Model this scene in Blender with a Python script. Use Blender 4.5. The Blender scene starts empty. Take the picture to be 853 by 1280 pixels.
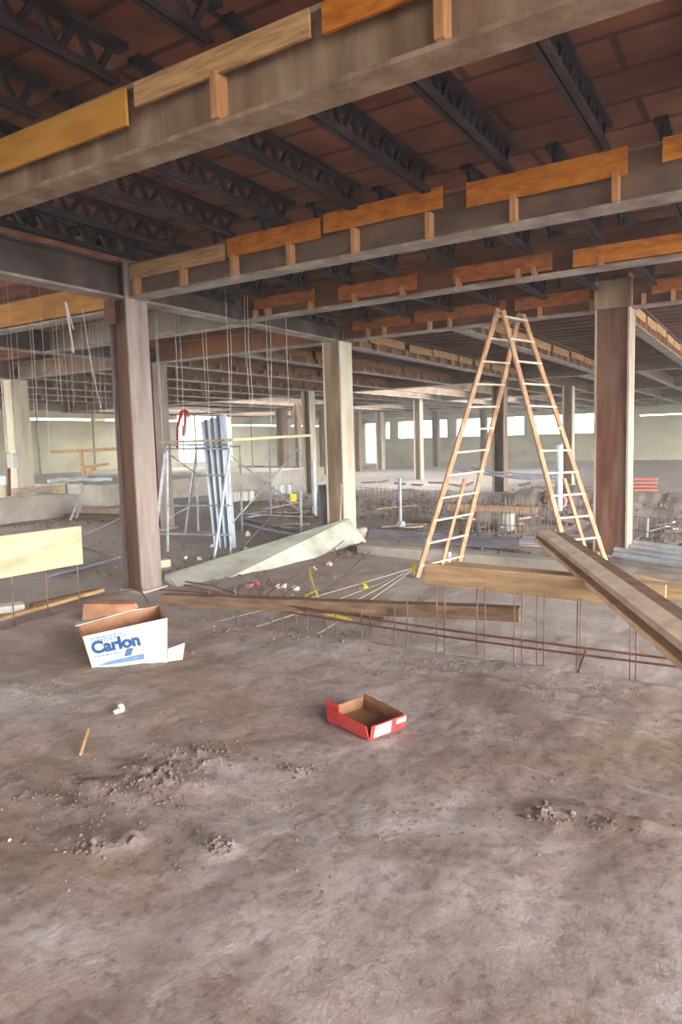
import bpy, bmesh, math, random
from mathutils import Vector, Matrix, noise, Quaternion
random.seed(7)
C = bpy.context.scene.collection
# ------------------------------------------------------------------ camera
HC = 2.2605                                   # eye height above the pit floor
FP = 872.8
Uc = Vector((0.5257, -0.0995, 0.8448)); Wc = Vector((0.8502, 0.029, -0.5257)); Pc = Vector((-0.0278, -0.9946, -0.0998))
RIGHT = Vector((Wc[0], Uc[0], Pc[0])).normalized()
DOWN = Vector((Wc[1], Uc[1], Pc[1])).normalized()
FWD = Vector((Wc[2], Uc[2], Pc[2])).normalized()
cd = bpy.data.cameras.new('camera'); cam = bpy.data.objects.new('camera', cd); C.objects.link(cam)
cd.sensor_fit = 'HORIZONTAL'; cd.sensor_width = 36; cd.lens = FP/853*36; cd.clip_end = 500; cd.clip_start = .05
cam.matrix_world = Matrix(((RIGHT.x, -DOWN.x, -FWD.x, 0), (RIGHT.y, -DOWN.y, -FWD.y, 0), (RIGHT.z, -DOWN.z, -FWD.z, HC), (0, 0, 0, 1)))
bpy.context.scene.camera = cam
# ------------------------------------------------------------------ world, sun, exposure
w = bpy.data.worlds.new('world'); bpy.context.scene.world = w; w.use_nodes = True
bg = w.node_tree.nodes['Background']; bg.inputs[0].default_value = (.97, 1.0, .98, 1); bg.inputs[1].default_value = 3.3
sd = bpy.data.lights.new('sun', 'SUN'); sun = bpy.data.objects.new('sun', sd); C.objects.link(sun)
sd.energy = 2.3; sd.angle = math.radians(22); sd.color = (1, .97, .92)
sun.rotation_euler = Vector((-1, .34, -.20)).to_track_quat('-Z', 'Y').to_euler()
vs = bpy.context.scene.view_settings
vs.view_transform = 'Standard'; vs.look = 'None'; vs.exposure = 1.36; vs.gamma = 1; vs.use_curve_mapping = False
bpy.context.scene.cycles.max_bounces = 8; bpy.context.scene.cycles.diffuse_bounces = 5

# ------------------------------------------------------------------ sight-line helpers: a pixel plus a known plane gives a place
def ray(x, y): return RIGHT*(x-426.5) + DOWN*(y-640) + FWD*FP
O = Vector((0, 0, HC))
def G(x, y, z=0.0): d = ray(x, y); return O + d*((z-HC)/d.z)
def PU(x, y, u): d = ray(x, y); return O + d*(u/d.y)
def PW(x, y, w_): d = ray(x, y); return O + d*(w_/d.x)
def D(x, y, t): return O + ray(x, y)*(t/FP)

# ------------------------------------------------------------------ mesh helpers
class MB:
    def __init__(s): s.v = []; s.f = []
    def add(s, vs_, fs):
        n = len(s.v); s.v += [Vector(v) for v in vs_]; s.f += [tuple(i+n for i in f) for f in fs]; return s
    def box(s, x0, x1, y0, y1, z0, z1):
        return s.add([(x0,y0,z0),(x1,y0,z0),(x1,y1,z0),(x0,y1,z0),(x0,y0,z1),(x1,y0,z1),(x1,y1,z1),(x0,y1,z1)],
            [(0,3,2,1),(4,5,6,7),(0,1,5,4),(1,2,6,5),(2,3,7,6),(3,0,4,7)])
    def bar(s, a, b, w_, h, up=(0,0,1), seg=1, wob=0):
        a = Vector(a); b = Vector(b); d = (b-a).normalized(); up = Vector(up)
        if abs(d.dot(up)) > .98: up = Vector((1,0,0))
        sd_ = d.cross(up).normalized(); u = sd_.cross(d).normalized(); vv = []; ff = []
        for i in range(seg+1):
            c = a.lerp(b, i/seg) + (sd_*random.uniform(-wob, wob) + u*random.uniform(-wob, wob))
            vv += [c-sd_*w_/2-u*h/2, c+sd_*w_/2-u*h/2, c+sd_*w_/2+u*h/2, c-sd_*w_/2+u*h/2]
            if i:
                k = 4*i
                for j in range(4): ff.append((k-4+j, k-4+(j+1)%4, k+(j+1)%4, k+j))
        ff += [(3,2,1,0), tuple(4*seg+j for j in range(4))]
        return s.add(vv, ff)
    def tube(s, pts, r, n=8, caps=True, hollow=False):
        pts = [Vector(p) for p in pts]; vv = []; ff = []; prev = None
        for i, p in enumerate(pts):
            d = (pts[min(i+1, len(pts)-1)] - pts[max(i-1, 0)]).normalized()
            if prev is None:
                a = d.cross(Vector((0,0,1)))
                if a.length < .05: a = d.cross(Vector((1,0,0)))
            else: a = prev - d*prev.dot(d)
            a.normalize(); prev = a; b = d.cross(a); rr = r[i] if isinstance(r, (list, tuple)) else r
            vv += [p + (a*math.cos(t*math.tau/n) + b*math.sin(t*math.tau/n))*rr for t in range(n)]
            if i:
                k = i*n
                for j in range(n): ff.append((k-n+j, k-n+(j+1)%n, k+(j+1)%n, k+j))
        if caps: ff += [tuple(range(n))[::-1], tuple(range(len(vv)-n, len(vv)))]
        return s.add(vv, ff)
    def lump(s, c, r, sc=(1,1,1), jag=.3):
        bm = bmesh.new(); bmesh.ops.create_icosphere(bm, subdivisions=1, radius=1)
        c = Vector(c); q = Quaternion((random.random(), random.random(), random.random()), random.uniform(0, 6))
        vv = []
        for v in bm.verts:
            p = (v.co*(1+random.uniform(-jag, jag))); p = Vector((p.x*sc[0], p.y*sc[1], p.z*sc[2])); p.rotate(q); vv.append(c+p*r)
        ff = [tuple(x.index for x in f.verts) for f in bm.faces]; bm.free()
        return s.add(vv, ff)
    def ibeam(s, a, b): return s
    def obj(s, name, m, parent=None, loc=None, smooth=False, bevel=0):
        me = bpy.data.meshes.new(name)
        off = parent['_loc'] if parent is not None and '_loc' in parent.keys() else (loc if loc is not None else (0,0,0))
        off = Vector(off)
        me.from_pydata([v-off for v in s.v], [], s.f); me.materials.append(m)
        bm = bmesh.new(); bm.from_mesh(me); bmesh.ops.recalc_face_normals(bm, faces=bm.faces)
        if bevel: bmesh.ops.bevel(bm, geom=list(bm.edges), offset=bevel, segments=1, affect='EDGES')
        bm.to_mesh(me); bm.free()
        if smooth:
            for p in me.polygons: p.use_smooth = True
        o = bpy.data.objects.new(name, me); C.objects.link(o)
        if parent is not None:
            o.parent = parent; o['_loc'] = tuple(off)
        elif loc is not None: o.location = loc; o['_loc'] = tuple(off)
        return o
def tag(o, label, cat, group=None, kind=None):
    if label: o['label'] = label
    if cat: o['category'] = cat
    if group: o['group'] = group
    if kind: o['kind'] = kind
    return o
def thing(name, label, cat, loc, group=None):
    o = bpy.data.objects.new(name, None); C.objects.link(o); o.location = loc; o['_loc'] = tuple(loc); o.empty_display_size = .1
    return tag(o, label, cat, group)
def struct(name, mb, m, smooth=False): return tag(mb.obj(name, m, smooth=smooth), None, None, kind='structure')
def dup(o, loc, rz=0, label=None, parent=None):
    r = o.copy(); C.objects.link(r); r.location = loc; r.rotation_euler = (0, 0, rz)
    if label: r['label'] = label
    for ch in list(o.children):
        c = ch.copy(); C.objects.link(c); c.parent = r
        for g in list(ch.children): d = g.copy(); C.objects.link(d); d.parent = c
    return r

# ------------------------------------------------------------------ materials
def mat(name, cols, scale=3, rough=.8, metal=0, stretch=(1,1,1), bump=.1, detail=8, bscale=None, pos=None, spec=.4):
    m = bpy.data.materials.new(name); m.use_nodes = True; nt = m.node_tree; N = nt.nodes; L = nt.links
    b = N['Principled BSDF']; b.inputs['Roughness'].default_value = rough; b.inputs['Metallic'].default_value = metal
    b.inputs['Specular IOR Level'].default_value = spec
    tc = N.new('ShaderNodeTexCoord'); ge = N.new('ShaderNodeNewGeometry'); mp = N.new('ShaderNodeMapping'); mp.inputs['Scale'].default_value = stretch
    L.new(ge.outputs['Position'], mp.inputs['Vector'])
    no = N.new('ShaderNodeTexNoise'); no.inputs['Scale'].default_value = scale; no.inputs['Detail'].default_value = detail; no.inputs['Roughness'].default_value = .62
    L.new(mp.outputs[0], no.inputs['Vector'])
    cr = N.new('ShaderNodeValToRGB'); L.new(no.outputs['Fac'], cr.inputs['Fac']); el = cr.color_ramp.elements
    n = len(cols); pos = pos or [.32+.36*i/max(1, n-1) for i in range(n)]
    while len(el) < n: el.new(.5)
    for i, c in enumerate(cols): el[i].position = pos[i]; el[i].color = lin(c)
    L.new(cr.outputs[0], b.inputs['Base Color'])
    n2 = N.new('ShaderNodeTexNoise'); n2.inputs['Scale'].default_value = bscale or scale*6; n2.inputs['Detail'].default_value = 6; L.new(mp.outputs[0], n2.inputs['Vector'])
    bp = N.new('ShaderNodeBump'); bp.inputs['Strength'].default_value = bump; bp.inputs['Distance'].default_value = .05; L.new(n2.outputs['Fac'], bp.inputs['Height']); L.new(bp.outputs[0], b.inputs['Normal'])
    m['_'] = 1
    return m
def lin(c):
    f = lambda v: (v/255/12.92) if v/255 <= .04045 else ((v/255+.055)/1.055)**2.4
    return (f(c[0]), f(c[1]), f(c[2]), 1)
STEEL_D = mat('dark girder steel', [(62,50,50),(84,71,70),(112,98,93)], 1.6, .55, .1, (1,1,1), .12)
STEEL_R = mat('rusty beam steel', [(84,54,46),(118,76,56),(148,88,52)], 1.4, .7, .05, (1,1,2), .12)
STEEL_M = mat('mauve beam steel', [(92,74,66),(120,98,84),(148,118,92)], 1.3, .65, .05, (1,1,2), .1)
FLANGE_LIT = mat('pale flange steel', [(118,102,96),(150,136,126),(188,178,166)], 2.2, .45, .15, (1,1,1), .1)  # paler than the webs: light caught by beam bottoms is put into this colour
COL_R = mat('streaked red brown column steel', [(70,42,34),(104,56,40),(106,84,70),(136,74,42)], 2.2, .65, .05, (2.2,2.2,.25), .1)
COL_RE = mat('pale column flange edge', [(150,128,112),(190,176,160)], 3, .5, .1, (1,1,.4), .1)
COL_B = mat('brown primed column steel', [(66,42,40),(110,70,48),(134,84,52)], 1.8, .65, .05, (2.5,2.5,.15), .1)
COL_G = mat('grey lilac column steel', [(124,108,102),(150,135,128),(170,152,142)], 2.4, .6, .05, (2.5,2.5,.35), .12)
COL_F = mat('far brown column steel', [(96,78,70),(122,100,88),(140,118,102)], 2, .6, .05, (2,2,.3), .1)
COL_T = mat('tan column steel', [(118,92,76),(150,124,102),(176,154,130)], 2, .6, .05, (2,2,.3), .1)
COL_P = mat('pale cream column', [(186,168,146),(206,196,172),(214,208,188)], 2, .7, 0, (2,2,.4), .08)
ORANGE = mat('orange stained plywood', [(156,84,16),(198,116,28),(212,138,48)], 2.2, .75, 0, (2.2,2.2,7), .06)
ORANGE_R = mat('red orange plywood', [(128,68,30),(166,94,40),(184,114,54)], 2.2, .75, 0, (2.2,2.2,7), .06)
YELLOW = mat('yellow ochre plywood', [(176,116,48),(206,146,62),(214,160,78)], 1.2, .7, 0, (1,1,4), .05)
TANWOOD = mat('tan lumber', [(160,118,78),(196,154,108),(212,176,128)], 2.5, .75, 0, (1.2,1.2,10), .06)
BROWNW = mat('brown stained board', [(126,84,58),(156,108,72),(176,128,88)], 2.5, .8, 0, (1.5,1.5,8), .06)
BLOCK = mat('lumber block', [(172,118,74),(202,150,102)], 4, .8, 0, (6,6,1), .06)
JOIST = mat('blackened joist steel', [(34,26,32),(48,38,44),(70,58,62)], 3, .6, .1, (1,1,1), .1)
BARE = mat('dull rebar steel', [(84,66,62),(112,92,86),(136,118,110)], 6, .55, .2)
REBAR_R = mat('rusted rebar', [(92,56,48),(124,78,62)], 8, .7, .1)
WIRE = mat('pale hanger wire', [(176,164,160),(212,204,196)], 3, .5, .2)
GALV = mat('galvanised tube', [(140,140,150),(176,180,186),(204,208,210)], 4, .4, .35)
BLUEGALV = mat('blue grey corrugated sheet', [(150,162,184),(176,186,200),(200,208,214)], 2, .45, .1, (1,1,.4), .03)
LADDER = mat('ladder wood', [(146,104,76),(174,132,98),(194,156,120)], 4, .6, 0, (3,3,1), .06)
RUNG = mat('pale ladder rung', [(176,162,140),(204,194,172)], 5, .6)
PLANK = mat('weathered plank', [(176,142,112),(202,168,136),(216,188,158)], 2, .8, 0, (3,1.2,3), .06)
PLANKX = mat('weathered plank along wall line', [(146,114,82),(172,140,106),(188,158,124)], 2, .8, 0, (1.2,6,9), .1)
PLANKG = mat('grey weathered plank', [(166,144,126),(188,166,146),(204,184,164)], 2.2, .85, 0, (3,1.2,3), .06)
BEAMW = mat('old brown timber', [(92,70,56),(120,94,74),(142,116,96)], 2.5, .85, 0, (1,5,7), .15)
CONC = mat('pale concrete', [(168,164,150),(198,198,184),(218,220,206)], 1.4, .85, 0, (1,1,1), .15)
CONCD = mat('dusty concrete', [(148,138,128),(178,168,156),(196,190,178)], 1.2, .85, 0, (1,1,1), .2)
WALLM = mat('cream concrete wall', [(174,166,140),(198,192,166),(210,206,182)], .35, .9, 0, (1,1,1.6), .1)
WALLT = mat('upper wall band', [(148,134,118),(170,156,138)], .5, .9)
WHITE = mat('white paint', [(214,214,206),(238,238,230)], 5, .7)
CREAM = mat('cream board', [(206,194,158),(226,218,186)], 2, .75)
PIPEG = mat('grey plastic pipe', [(104,98,112),(128,124,138),(150,148,158)], 2, .45, 0)
PIPEL = mat('pale blue grey pipe', [(164,172,184),(192,200,208),(214,220,224)], 3, .4, .1)
RED = mat('red paint', [(176,34,34),(206,52,48)], 8, .55)
PINK = mat('pink red plastic', [(200,120,130),(220,150,156)], 8, .5)
TAPE = mat('yellow plastic tape', [(206,186,40),(232,218,70)], 20, .5)
BRICK = mat('red brick chunk', [(150,84,74),(176,110,96)], 8, .85)
BLUEW = mat('bluish plastic sheet', [(176,190,204),(212,220,226)], 2, .4)
DIRTB = mat('dark dirt clod', [(92,78,72),(116,101,94),(136,122,114)], 6, .95, bump=.3)
ROPE = mat('pale rope', [(148,132,118),(174,160,144)], 12, .8)

# ground material: grey mauve mud with pale dusty concrete streaks
def ground_mat():
    m = bpy.data.materials.new('muddy concrete ground'); m.use_nodes = True; N = m.node_tree.nodes; L = m.node_tree.links
    b = N['Principled BSDF']; b.inputs['Roughness'].default_value = .8; b.inputs['Specular IOR Level'].default_value = .35
    ge = N.new('ShaderNodeNewGeometry')
    def nz(s, d, st=(1,1,1), rot=0, dist=0):
        mp = N.new('ShaderNodeMapping'); mp.inputs['Scale'].default_value = st; mp.inputs['Rotation'].default_value = (0,0,rot); L.new(ge.outputs['Position'], mp.inputs['Vector'])
        n = N.new('ShaderNodeTexNoise'); n.inputs['Scale'].default_value = s; n.inputs['Detail'].default_value = d; n.inputs['Roughness'].default_value = .65; n.inputs['Distortion'].default_value = dist
        L.new(mp.outputs[0], n.inputs['Vector']); return n.outputs['Fac']
    def ramp(f, st):
        r = N.new('ShaderNodeValToRGB'); L.new(f, r.inputs['Fac']); e = r.color_ramp.elements
        while len(e) < len(st): e.new(.5)
        for i, (p, c) in enumerate(st): e[i].position = p; e[i].color = c if len(c) == 4 else lin(c)
        return r.outputs[0]
    def mix(f, a, b_, mode='MIX'):
        x = N.new('ShaderNodeMix'); x.data_type = 'RGBA'; x.blend_type = mode
        if isinstance(f, float): x.inputs[0].default_value = f
        else: L.new(f, x.inputs[0])
        L.new(a, x.inputs[6]); L.new(b_, x.inputs[7]); return x.outputs[2]
    bw = lambda a, b_: [(a, (0,0,0,1)), (b_, (1,1,1,1))]
    base = ramp(nz(.9, 8, (1,2.2,1), .35, .6), [(.3, (148,131,126)), (.45, (163,149,146)), (.58, (174,162,161)), (.72, (183,173,174))])
    brown = ramp(nz(.55, 8, (1,2.6,1), .2, .3), [(.3, (142,121,108)), (.7, (158,140,128))])
    col = mix(ramp(nz(.42, 6, (1,1.8,1), .4), bw(.47, .62)), base, brown)
    pale = ramp(nz(3, 4), [(.3, (180,172,174)), (.7, (192,186,188))])
    col = mix(ramp(nz(1.6, 6, (.6,2.5,1), .9, .5), bw(.62, .74)), col, pale)
    speck = ramp(nz(22, 6), [(.28, (140,122,118)), (.5, (255,255,255)), (.75, (255,255,255))])
    col = mix(.55, col, speck, 'MULTIPLY')
    # the pit floor below the slab is pale, cement dusted
    sx = N.new('ShaderNodeSeparateXYZ'); L.new(ge.outputs['Position'], sx.inputs[0])
    mr = N.new('ShaderNodeMapRange'); mr.inputs[1].default_value = .50; mr.inputs[2].default_value = .25; L.new(sx.outputs[2], mr.inputs[0])
    mr2 = N.new('ShaderNodeMapRange'); mr2.inputs[1].default_value = -.35; mr2.inputs[2].default_value = -.08; L.new(sx.outputs[2], mr2.inputs[0])
    mm = N.new('ShaderNodeMath'); mm.operation = 'MULTIPLY'; L.new(mr.outputs[0], mm.inputs[0]); L.new(mr2.outputs[0], mm.inputs[1])
    mm2 = N.new('ShaderNodeMath'); mm2.operation = 'MULTIPLY'; L.new(mm.outputs[0], mm2.inputs[0]); L.new(ramp(nz(.5, 7, (1,1.6,1), .2, .4), [(.34, (.35,.35,.35,1)), (.55, (1,1,1,1))]), mm2.inputs[1])
    col = mix(mm2.outputs[0], col, ramp(nz(2.2, 9), [(.28, (132,116,106)), (.42, (164,151,143)), (.55, (176,165,160)), (.72, (190,184,182))]))
    L.new(col, b.inputs['Base Color'])
    L.new(ramp(nz(1.1, 5), [(.35, (.55,.55,.55,1)), (.65, (.9,.9,.9,1))]), b.inputs['Roughness'])
    b1 = N.new('ShaderNodeBump'); b1.inputs['Strength'].default_value = .45; b1.inputs['Distance'].default_value = .016; L.new(nz(14, 10), b1.inputs['Height'])
    b2 = N.new('ShaderNodeBump'); b2.inputs['Strength'].default_value = .5; b2.inputs['Distance'].default_value = .006; L.new(nz(60, 6), b2.inputs['Height'])
    L.new(b1.outputs[0], b2.inputs['Normal']); L.new(b2.outputs[0], b.inputs['Normal'])
    return m
GROUND = ground_mat()
def deck_mat():
    m = bpy.data.materials.new('red brown plank deck'); m.use_nodes = True; N = m.node_tree.nodes; L = m.node_tree.links
    b = N['Principled BSDF']; b.inputs['Roughness'].default_value = .85
    ge = N.new('ShaderNodeNewGeometry')
    br = N.new('ShaderNodeTexBrick'); br.inputs['Scale'].default_value = 1; br.inputs['Brick Width'].default_value = 2.4; br.inputs['Row Height'].default_value = .62; br.inputs['Mortar Size'].default_value = .035
    br.inputs['Color1'].default_value = lin((166,108,80)); br.inputs['Color2'].default_value = lin((142,88,70)); br.inputs['Mortar'].default_value = lin((104,66,54)); L.new(ge.outputs['Position'], br.inputs['Vector'])
    n = N.new('ShaderNodeTexNoise'); n.inputs['Scale'].default_value = 1.2; n.inputs['Detail'].default_value = 8; L.new(ge.outputs['Position'], n.inputs['Vector'])
    r = N.new('ShaderNodeValToRGB'); r.color_ramp.elements[0].position = .35; r.color_ramp.elements[0].color = lin((150,120,130)); r.color_ramp.elements[1].position = .65; r.color_ramp.elements[1].color = (1,1,1,1); L.new(n.outputs['Fac'], r.inputs['Fac'])
    x = N.new('ShaderNodeMix'); x.data_type = 'RGBA'; x.blend_type = 'MULTIPLY'; x.inputs[0].default_value = .8; L.new(br.outputs['Color'], x.inputs[6]); L.new(r.outputs[0], x.inputs[7]); L.new(x.outputs[2], b.inputs['Base Color'])
    return m
DECK = deck_mat()

# ------------------------------------------------------------------ the ground: slab with a broken edge, pit, trenches, banks
def sm(a, b, x): t = max(0, min(1, (x-a)/(b-a))); return t*t*(3-2*t)
def nf(x, y, s, k=0): return noise.noise(Vector((x*s, y*s, k)))
def ground_h(x, y):
    ew = nf(x, 0, 1.3, 3)*.12 + nf(x, y, 5, 4)*.05
    w_edge = .07 + 1.7*sm(-4.2, -6.5, x)
    a = 1-sm(4.85+ew, 4.85+ew+w_edge, y)
    b = sm(-7.4, -6.0+ew, x)
    h = (.61+.02*math.exp(-((y-4.8)/.15)**2))*a*b
    # excavated trench behind the curb and its spoil banks
    t = sm(18.6, 19.4, y+nf(x, y, .6, 1)*.8)*(1-sm(22.6, 24.0, y+nf(x, y, .5, 2)*.9))*sm(-13.5, -12, x)*(1-sm(4, 6, x))
    h -= .85*t
    bank = math.exp(-((y-25-nf(x, 0, .4)*1.2)/1.0)**2)*sm(-19, -14, x)*(1-sm(0, 4, x))
    h += (.30+.25*nf(x, y, 2.2, 7))*bank + .25*math.exp(-((y-17.6)/.6)**2 - ((x+6)/4)**2)
    h -= .55*math.exp(-((y-30.5)/1.3)**2)*sm(-9, -7, x)
    rough = 1 + 1.5*sm(12, 18, y)*(1-sm(26, 32, y))
    h += nf(x, y, .5)*.05*rough + nf(x, y, 1.9, 5)*.022*rough + nf(x, y, 6, 6)*.006*rough + nf(x, y, 17, 8)*.0045 + nf(x, y, 40, 8)*.003
    # ridge of mud clods in the left foreground
    for cx_, cy_, rx, ry, hh in LUMPS: h += hh*math.exp(-((x-cx_)/rx)**2-((y-cy_)/ry)**2)*(.55+.9*abs(nf(x, y, 13, 9))+.5*abs(nf(x, y, 30, 2)))
    return h
LUMPS = []
for px, py, rx, ry, hh in [(200,970,.28,.10,.06),(130,985,.30,.07,.045),(250,945,.25,.06,.03),(60,1000,.3,.08,.035),(110,1058,.16,.06,.04),(162,1052,.06,.05,.04),(270,1056,.14,.05,.03),(675,1018,.06,.04,.03),
        (745,1025,.18,.05,.03),(810,1045,.1,.04,.02),(372,962,.06,.04,.02),(30,865,.45,.10,.03),(700,868,.5,.06,.025),(560,842,.5,.05,.02)]:
    p = G(px, py, .61); LUMPS.append((p.x, p.y, rx, ry, hh))
def grid(xs, ys, name, hf=ground_h):
    n = len(xs); vv = [(x, y, hf(x, y)) for y in ys for x in xs]
    ff = [(j*n+i, j*n+i+1, (j+1)*n+i+1, (j+1)*n+i) for j in range(len(ys)-1) for i in range(n-1)]
    me = bpy.data.meshes.new(name); me.from_pydata(vv, [], ff); me.materials.append(GROUND)
    for p in me.polygons: p.use_smooth = True
    o = bpy.data.objects.new(name, me); C.objects.link(o); o['kind'] = 'structure'; return o
def steps(a, b, fine0, fine1, df, grow=1.13):
    out = []; x = fine0
    while x < fine1: out.append(x); x += df
    d = df; x = out[-1]
    while x < b: d = min(d*grow, 1.2); x += d; out.append(x)
    d = df; x = out[0]; pre = []
    while x > a: d = min(d*grow, 1.2); x -= d; pre.append(x)
    return pre[::-1]+out
grid(steps(-52, 30, -7.5, .6, .03, 1.08), steps(-14, 78, .8, 6.2, .026, 1.06), 'floor')
def gz(p, dz=0): return Vector((p[0], p[1], ground_h(p[0], p[1])+dz))
def GG(x, y, z0=0, dz=0):
    p = G(x, y, z0)
    for _ in range(6): p = G(x, y, ground_h(p.x, p.y))
    return p + Vector((0,0,dz))

# ------------------------------------------------------------------ walls and roof
LWX, BWY, RT = -37.3, 64.6, 5.42
mb = MB()                       # back wall with a strip window, split by piers
def wall_y(mb, y0, y1, x0, x1, z0, z1): mb.box(x0, x1, y0, y1, z0, z1)
wall_y(mb, BWY, BWY+.4, -34.5, 26, -1, 2.45); wall_y(mb, BWY, BWY+.4, LWX, -34.5, 4.1, 6); wall_y(mb, BWY, BWY+.4, -34.5, -9.9, 4.15, 6)
for x0, x1 in [(LWX-.4,-36.9),(-35.0,-34.5),(-34.0,-33.0),(-27.6,-26.6),(-19.9,-19.0),(-12.9,-9.9)]: wall_y(mb, BWY, BWY+.4, x0, x1, 2.45 if x0 > -34.6 else -1, 4.15 if x0 > -34.6 else 4.6)
wall_y(mb, BWY, BWY+.4, -9.9, 26, 2.45, 3.74); wall_y(mb, BWY, BWY+.4, -9.9, 26, 3.86, 6)
struct('wall_back', mb, WALLM)
mb = MB()                       # left wall: long slit, a big opening, another slit
X0, X1 = LWX-.4, LWX
for y0, y1, z0, z1 in [(13,37.6,-1,4.05),(13,37.6,4.2,6),(37.6,43.6,-1,.95),(37.6,43.6,4.55,6),(43.6,BWY,-1,3.78),(43.6,BWY,3.92,6),(20,24.2,4.05,4.2),(33.5,35.3,4.05,4.2),(50.8,51.8,3.78,3.92)]: mb.box(X0, X1, y0, y1, z0, z1)  # unseen near end left off to let daylight in
struct('wall_left', mb, WALLM)
mb = MB(); mb.box(-25, 8, -12.4, -12, 0, 5.5); struct('wall_shade_unseen', mb, WALLM)  # unseen wall added behind the camera to cut light on the foreground
mb = MB()                       # dark lintel band along both walls
mb.box(LWX, LWX+.12, 13, BWY, 4.62, 5.3); mb.box(LWX, 26, BWY-.12, BWY, 4.62, 5.3)
struct('trim_1', mb, WALLT)
mb = MB(); mb.box(LWX-.2, LWX-.12, 37.6, 43.6, .95, 1.05)
for y in (39.6, 41.6): mb.box(LWX-.25, LWX-.15, y-.06, y+.06, .95, 4.55)
struct('window_1', mb, CONCD)
mb = MB()
for i in range(14): mb.box(LWX, LWX+.10, 10+i*4.0, 10+i*4.0+.05, -1, 4.6)
struct('trim_2', mb, WALLT)

mb = MB(); mb.box(-15, 8, -12, 14.0, RT, RT+.12); mb.box(-15, 8, 13.9, 14.0, 5.03, RT)  # unseen stretch behind the camera added to darken the foreground
struct('ceiling', mb, DECK)
mb = MB(); xs = []; y = 14.0                     # corrugated roof deck over the far bays
ys = []
while y < BWY: ys += [(y, 5.04), (y+.22, 5.04), (y+.30, 5.2), (y+.52, 5.2)]; y += .60
vv = []; ff = []
def ribs(x0, x1, ya, yb):
    q = [p for p in ys if ya <= p[0] <= yb]; vv = []; ff = []
    for yy, zz in q: vv += [(x0, yy, zz), (x1, yy, zz), (x0, yy, zz+.1), (x1, yy, zz+.1)]
    for i in range(len(q)-1): k = 4*i; ff += [(k, k+1, k+5, k+4), (k+2, k+6, k+7, k+3)]
    mb.add(vv, ff)
ribs(LWX, 9, 13, 28.5); ribs(-8, 9, 28.2, 65); ribs(LWX, -8, 36, 39.2); ribs(LWX, -8, 45.5, 65)
for a_, b_ in ((-37.3,-34.5),(-30,-25),(-21.5,-16.5),(-12,-8)): ribs(a_, b_, 28.2, 46)  # gaps between strips are added so daylight reaches the far floor
struct('ceiling_far', mb, mat('dark ribbed roof deck', [(84,58,60),(112,80,74),(134,98,84)], .8, .8, .1, bump=.1))
mb = MB(); vv = []; ff = []; ys = []; y = -6.0   # the left bays, outside the first column line
while y < 14: ys += [(y, 5.2), (y+.22, 5.2), (y+.30, 5.34), (y+.52, 5.34)]; y += .60
for yy, zz in ys: vv += [(-25, yy, zz), (-8.7, yy, zz), (-25, yy, zz+.1), (-8.7, yy, zz+.1)]  # stops short at left: an unseen gap added so daylight enters
for i in range(len(ys)-1): k = 4*i; ff += [(k, k+1, k+5, k+4), (k+2, k+6, k+7, k+3)]
mb.add(vv, ff); struct('ceiling_left', mb, mat('red ribbed roof deck', [(120,70,56),(150,92,70),(162,106,82)], .8, .8, .05, bump=.1))

# ------------------------------------------------------------------ girders and beams
H = 4.507
def ibeam(name, label, a, b, web, fl, z0=H, z1=5.02, fw=.26, group=None, ft=.035, cat='steel beam', gusset=True):
    """rolled steel beam from a to b (x, y): web, two flanges as parts"""
    a = Vector((a[0], a[1], 0)); b = Vector((b[0], b[1], 0)); mid = (a+b)/2
    t = thing(name, label, cat, (mid.x, mid.y, z0), group)
    zz = Vector((0,0,1))
    m = MB(); m.bar(a+zz*(z0+z1)/2, b+zz*(z0+z1)/2, .022, z1-z0-2*ft); m.obj('web', web, t)
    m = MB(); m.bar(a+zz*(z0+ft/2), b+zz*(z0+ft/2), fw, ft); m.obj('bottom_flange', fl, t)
    m = MB(); m.bar(a+zz*(z1-ft/2), b+zz*(z1-ft/2), fw, ft); m.obj('top_flange', web, t)
    return t
def fascia(t, plank, blocks_x, u, faceoff, planks, blocks, alongx=True, zb=H+.035):
    """plank boards on the side of a beam, and the short blocks that carry them"""
    for x0, x1, z0, z1, m_ in planks:
        m = MB()
        seg = 6; j = [random.uniform(-.006, .006) for _ in range(seg+1)]
        if alongx: m.bar((x0, u+faceoff, (z0+z1)/2), (x1, u+faceoff, (z0+z1)/2+random.uniform(-.01,.01)), .028, z1-z0)
        else: m.bar((u+faceoff, x0, (z0+z1)/2), (u+faceoff, x1, (z0+z1)/2), .028, z1-z0)
        m.obj('plank', m_, t)
    for x, z1 in blocks:
        m = MB()
        if alongx: m.box(x-.03, x+.03, u+faceoff*.35, u+faceoff*1.25, zb, z1)
        else: m.box(u+faceoff*1.0, u+faceoff*.3, x-.035, x+.035, zb, z1)
        m.obj('support_block', BLOCK, t)
K = 1.37
C1 = (-8.56, 7.69); C2 = (-8.56, 13.78); C3 = (-2.53, 13.78)
XE = 3.5
# nearest beam, up in the left corner
t = ibeam('steel_beam', 'pale brown steel beam crossing the top left corner, nearest to the viewer', (-8.7, 5.55), (-3.2, 5.55), STEEL_M, FLANGE_LIT) if False else None
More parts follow.
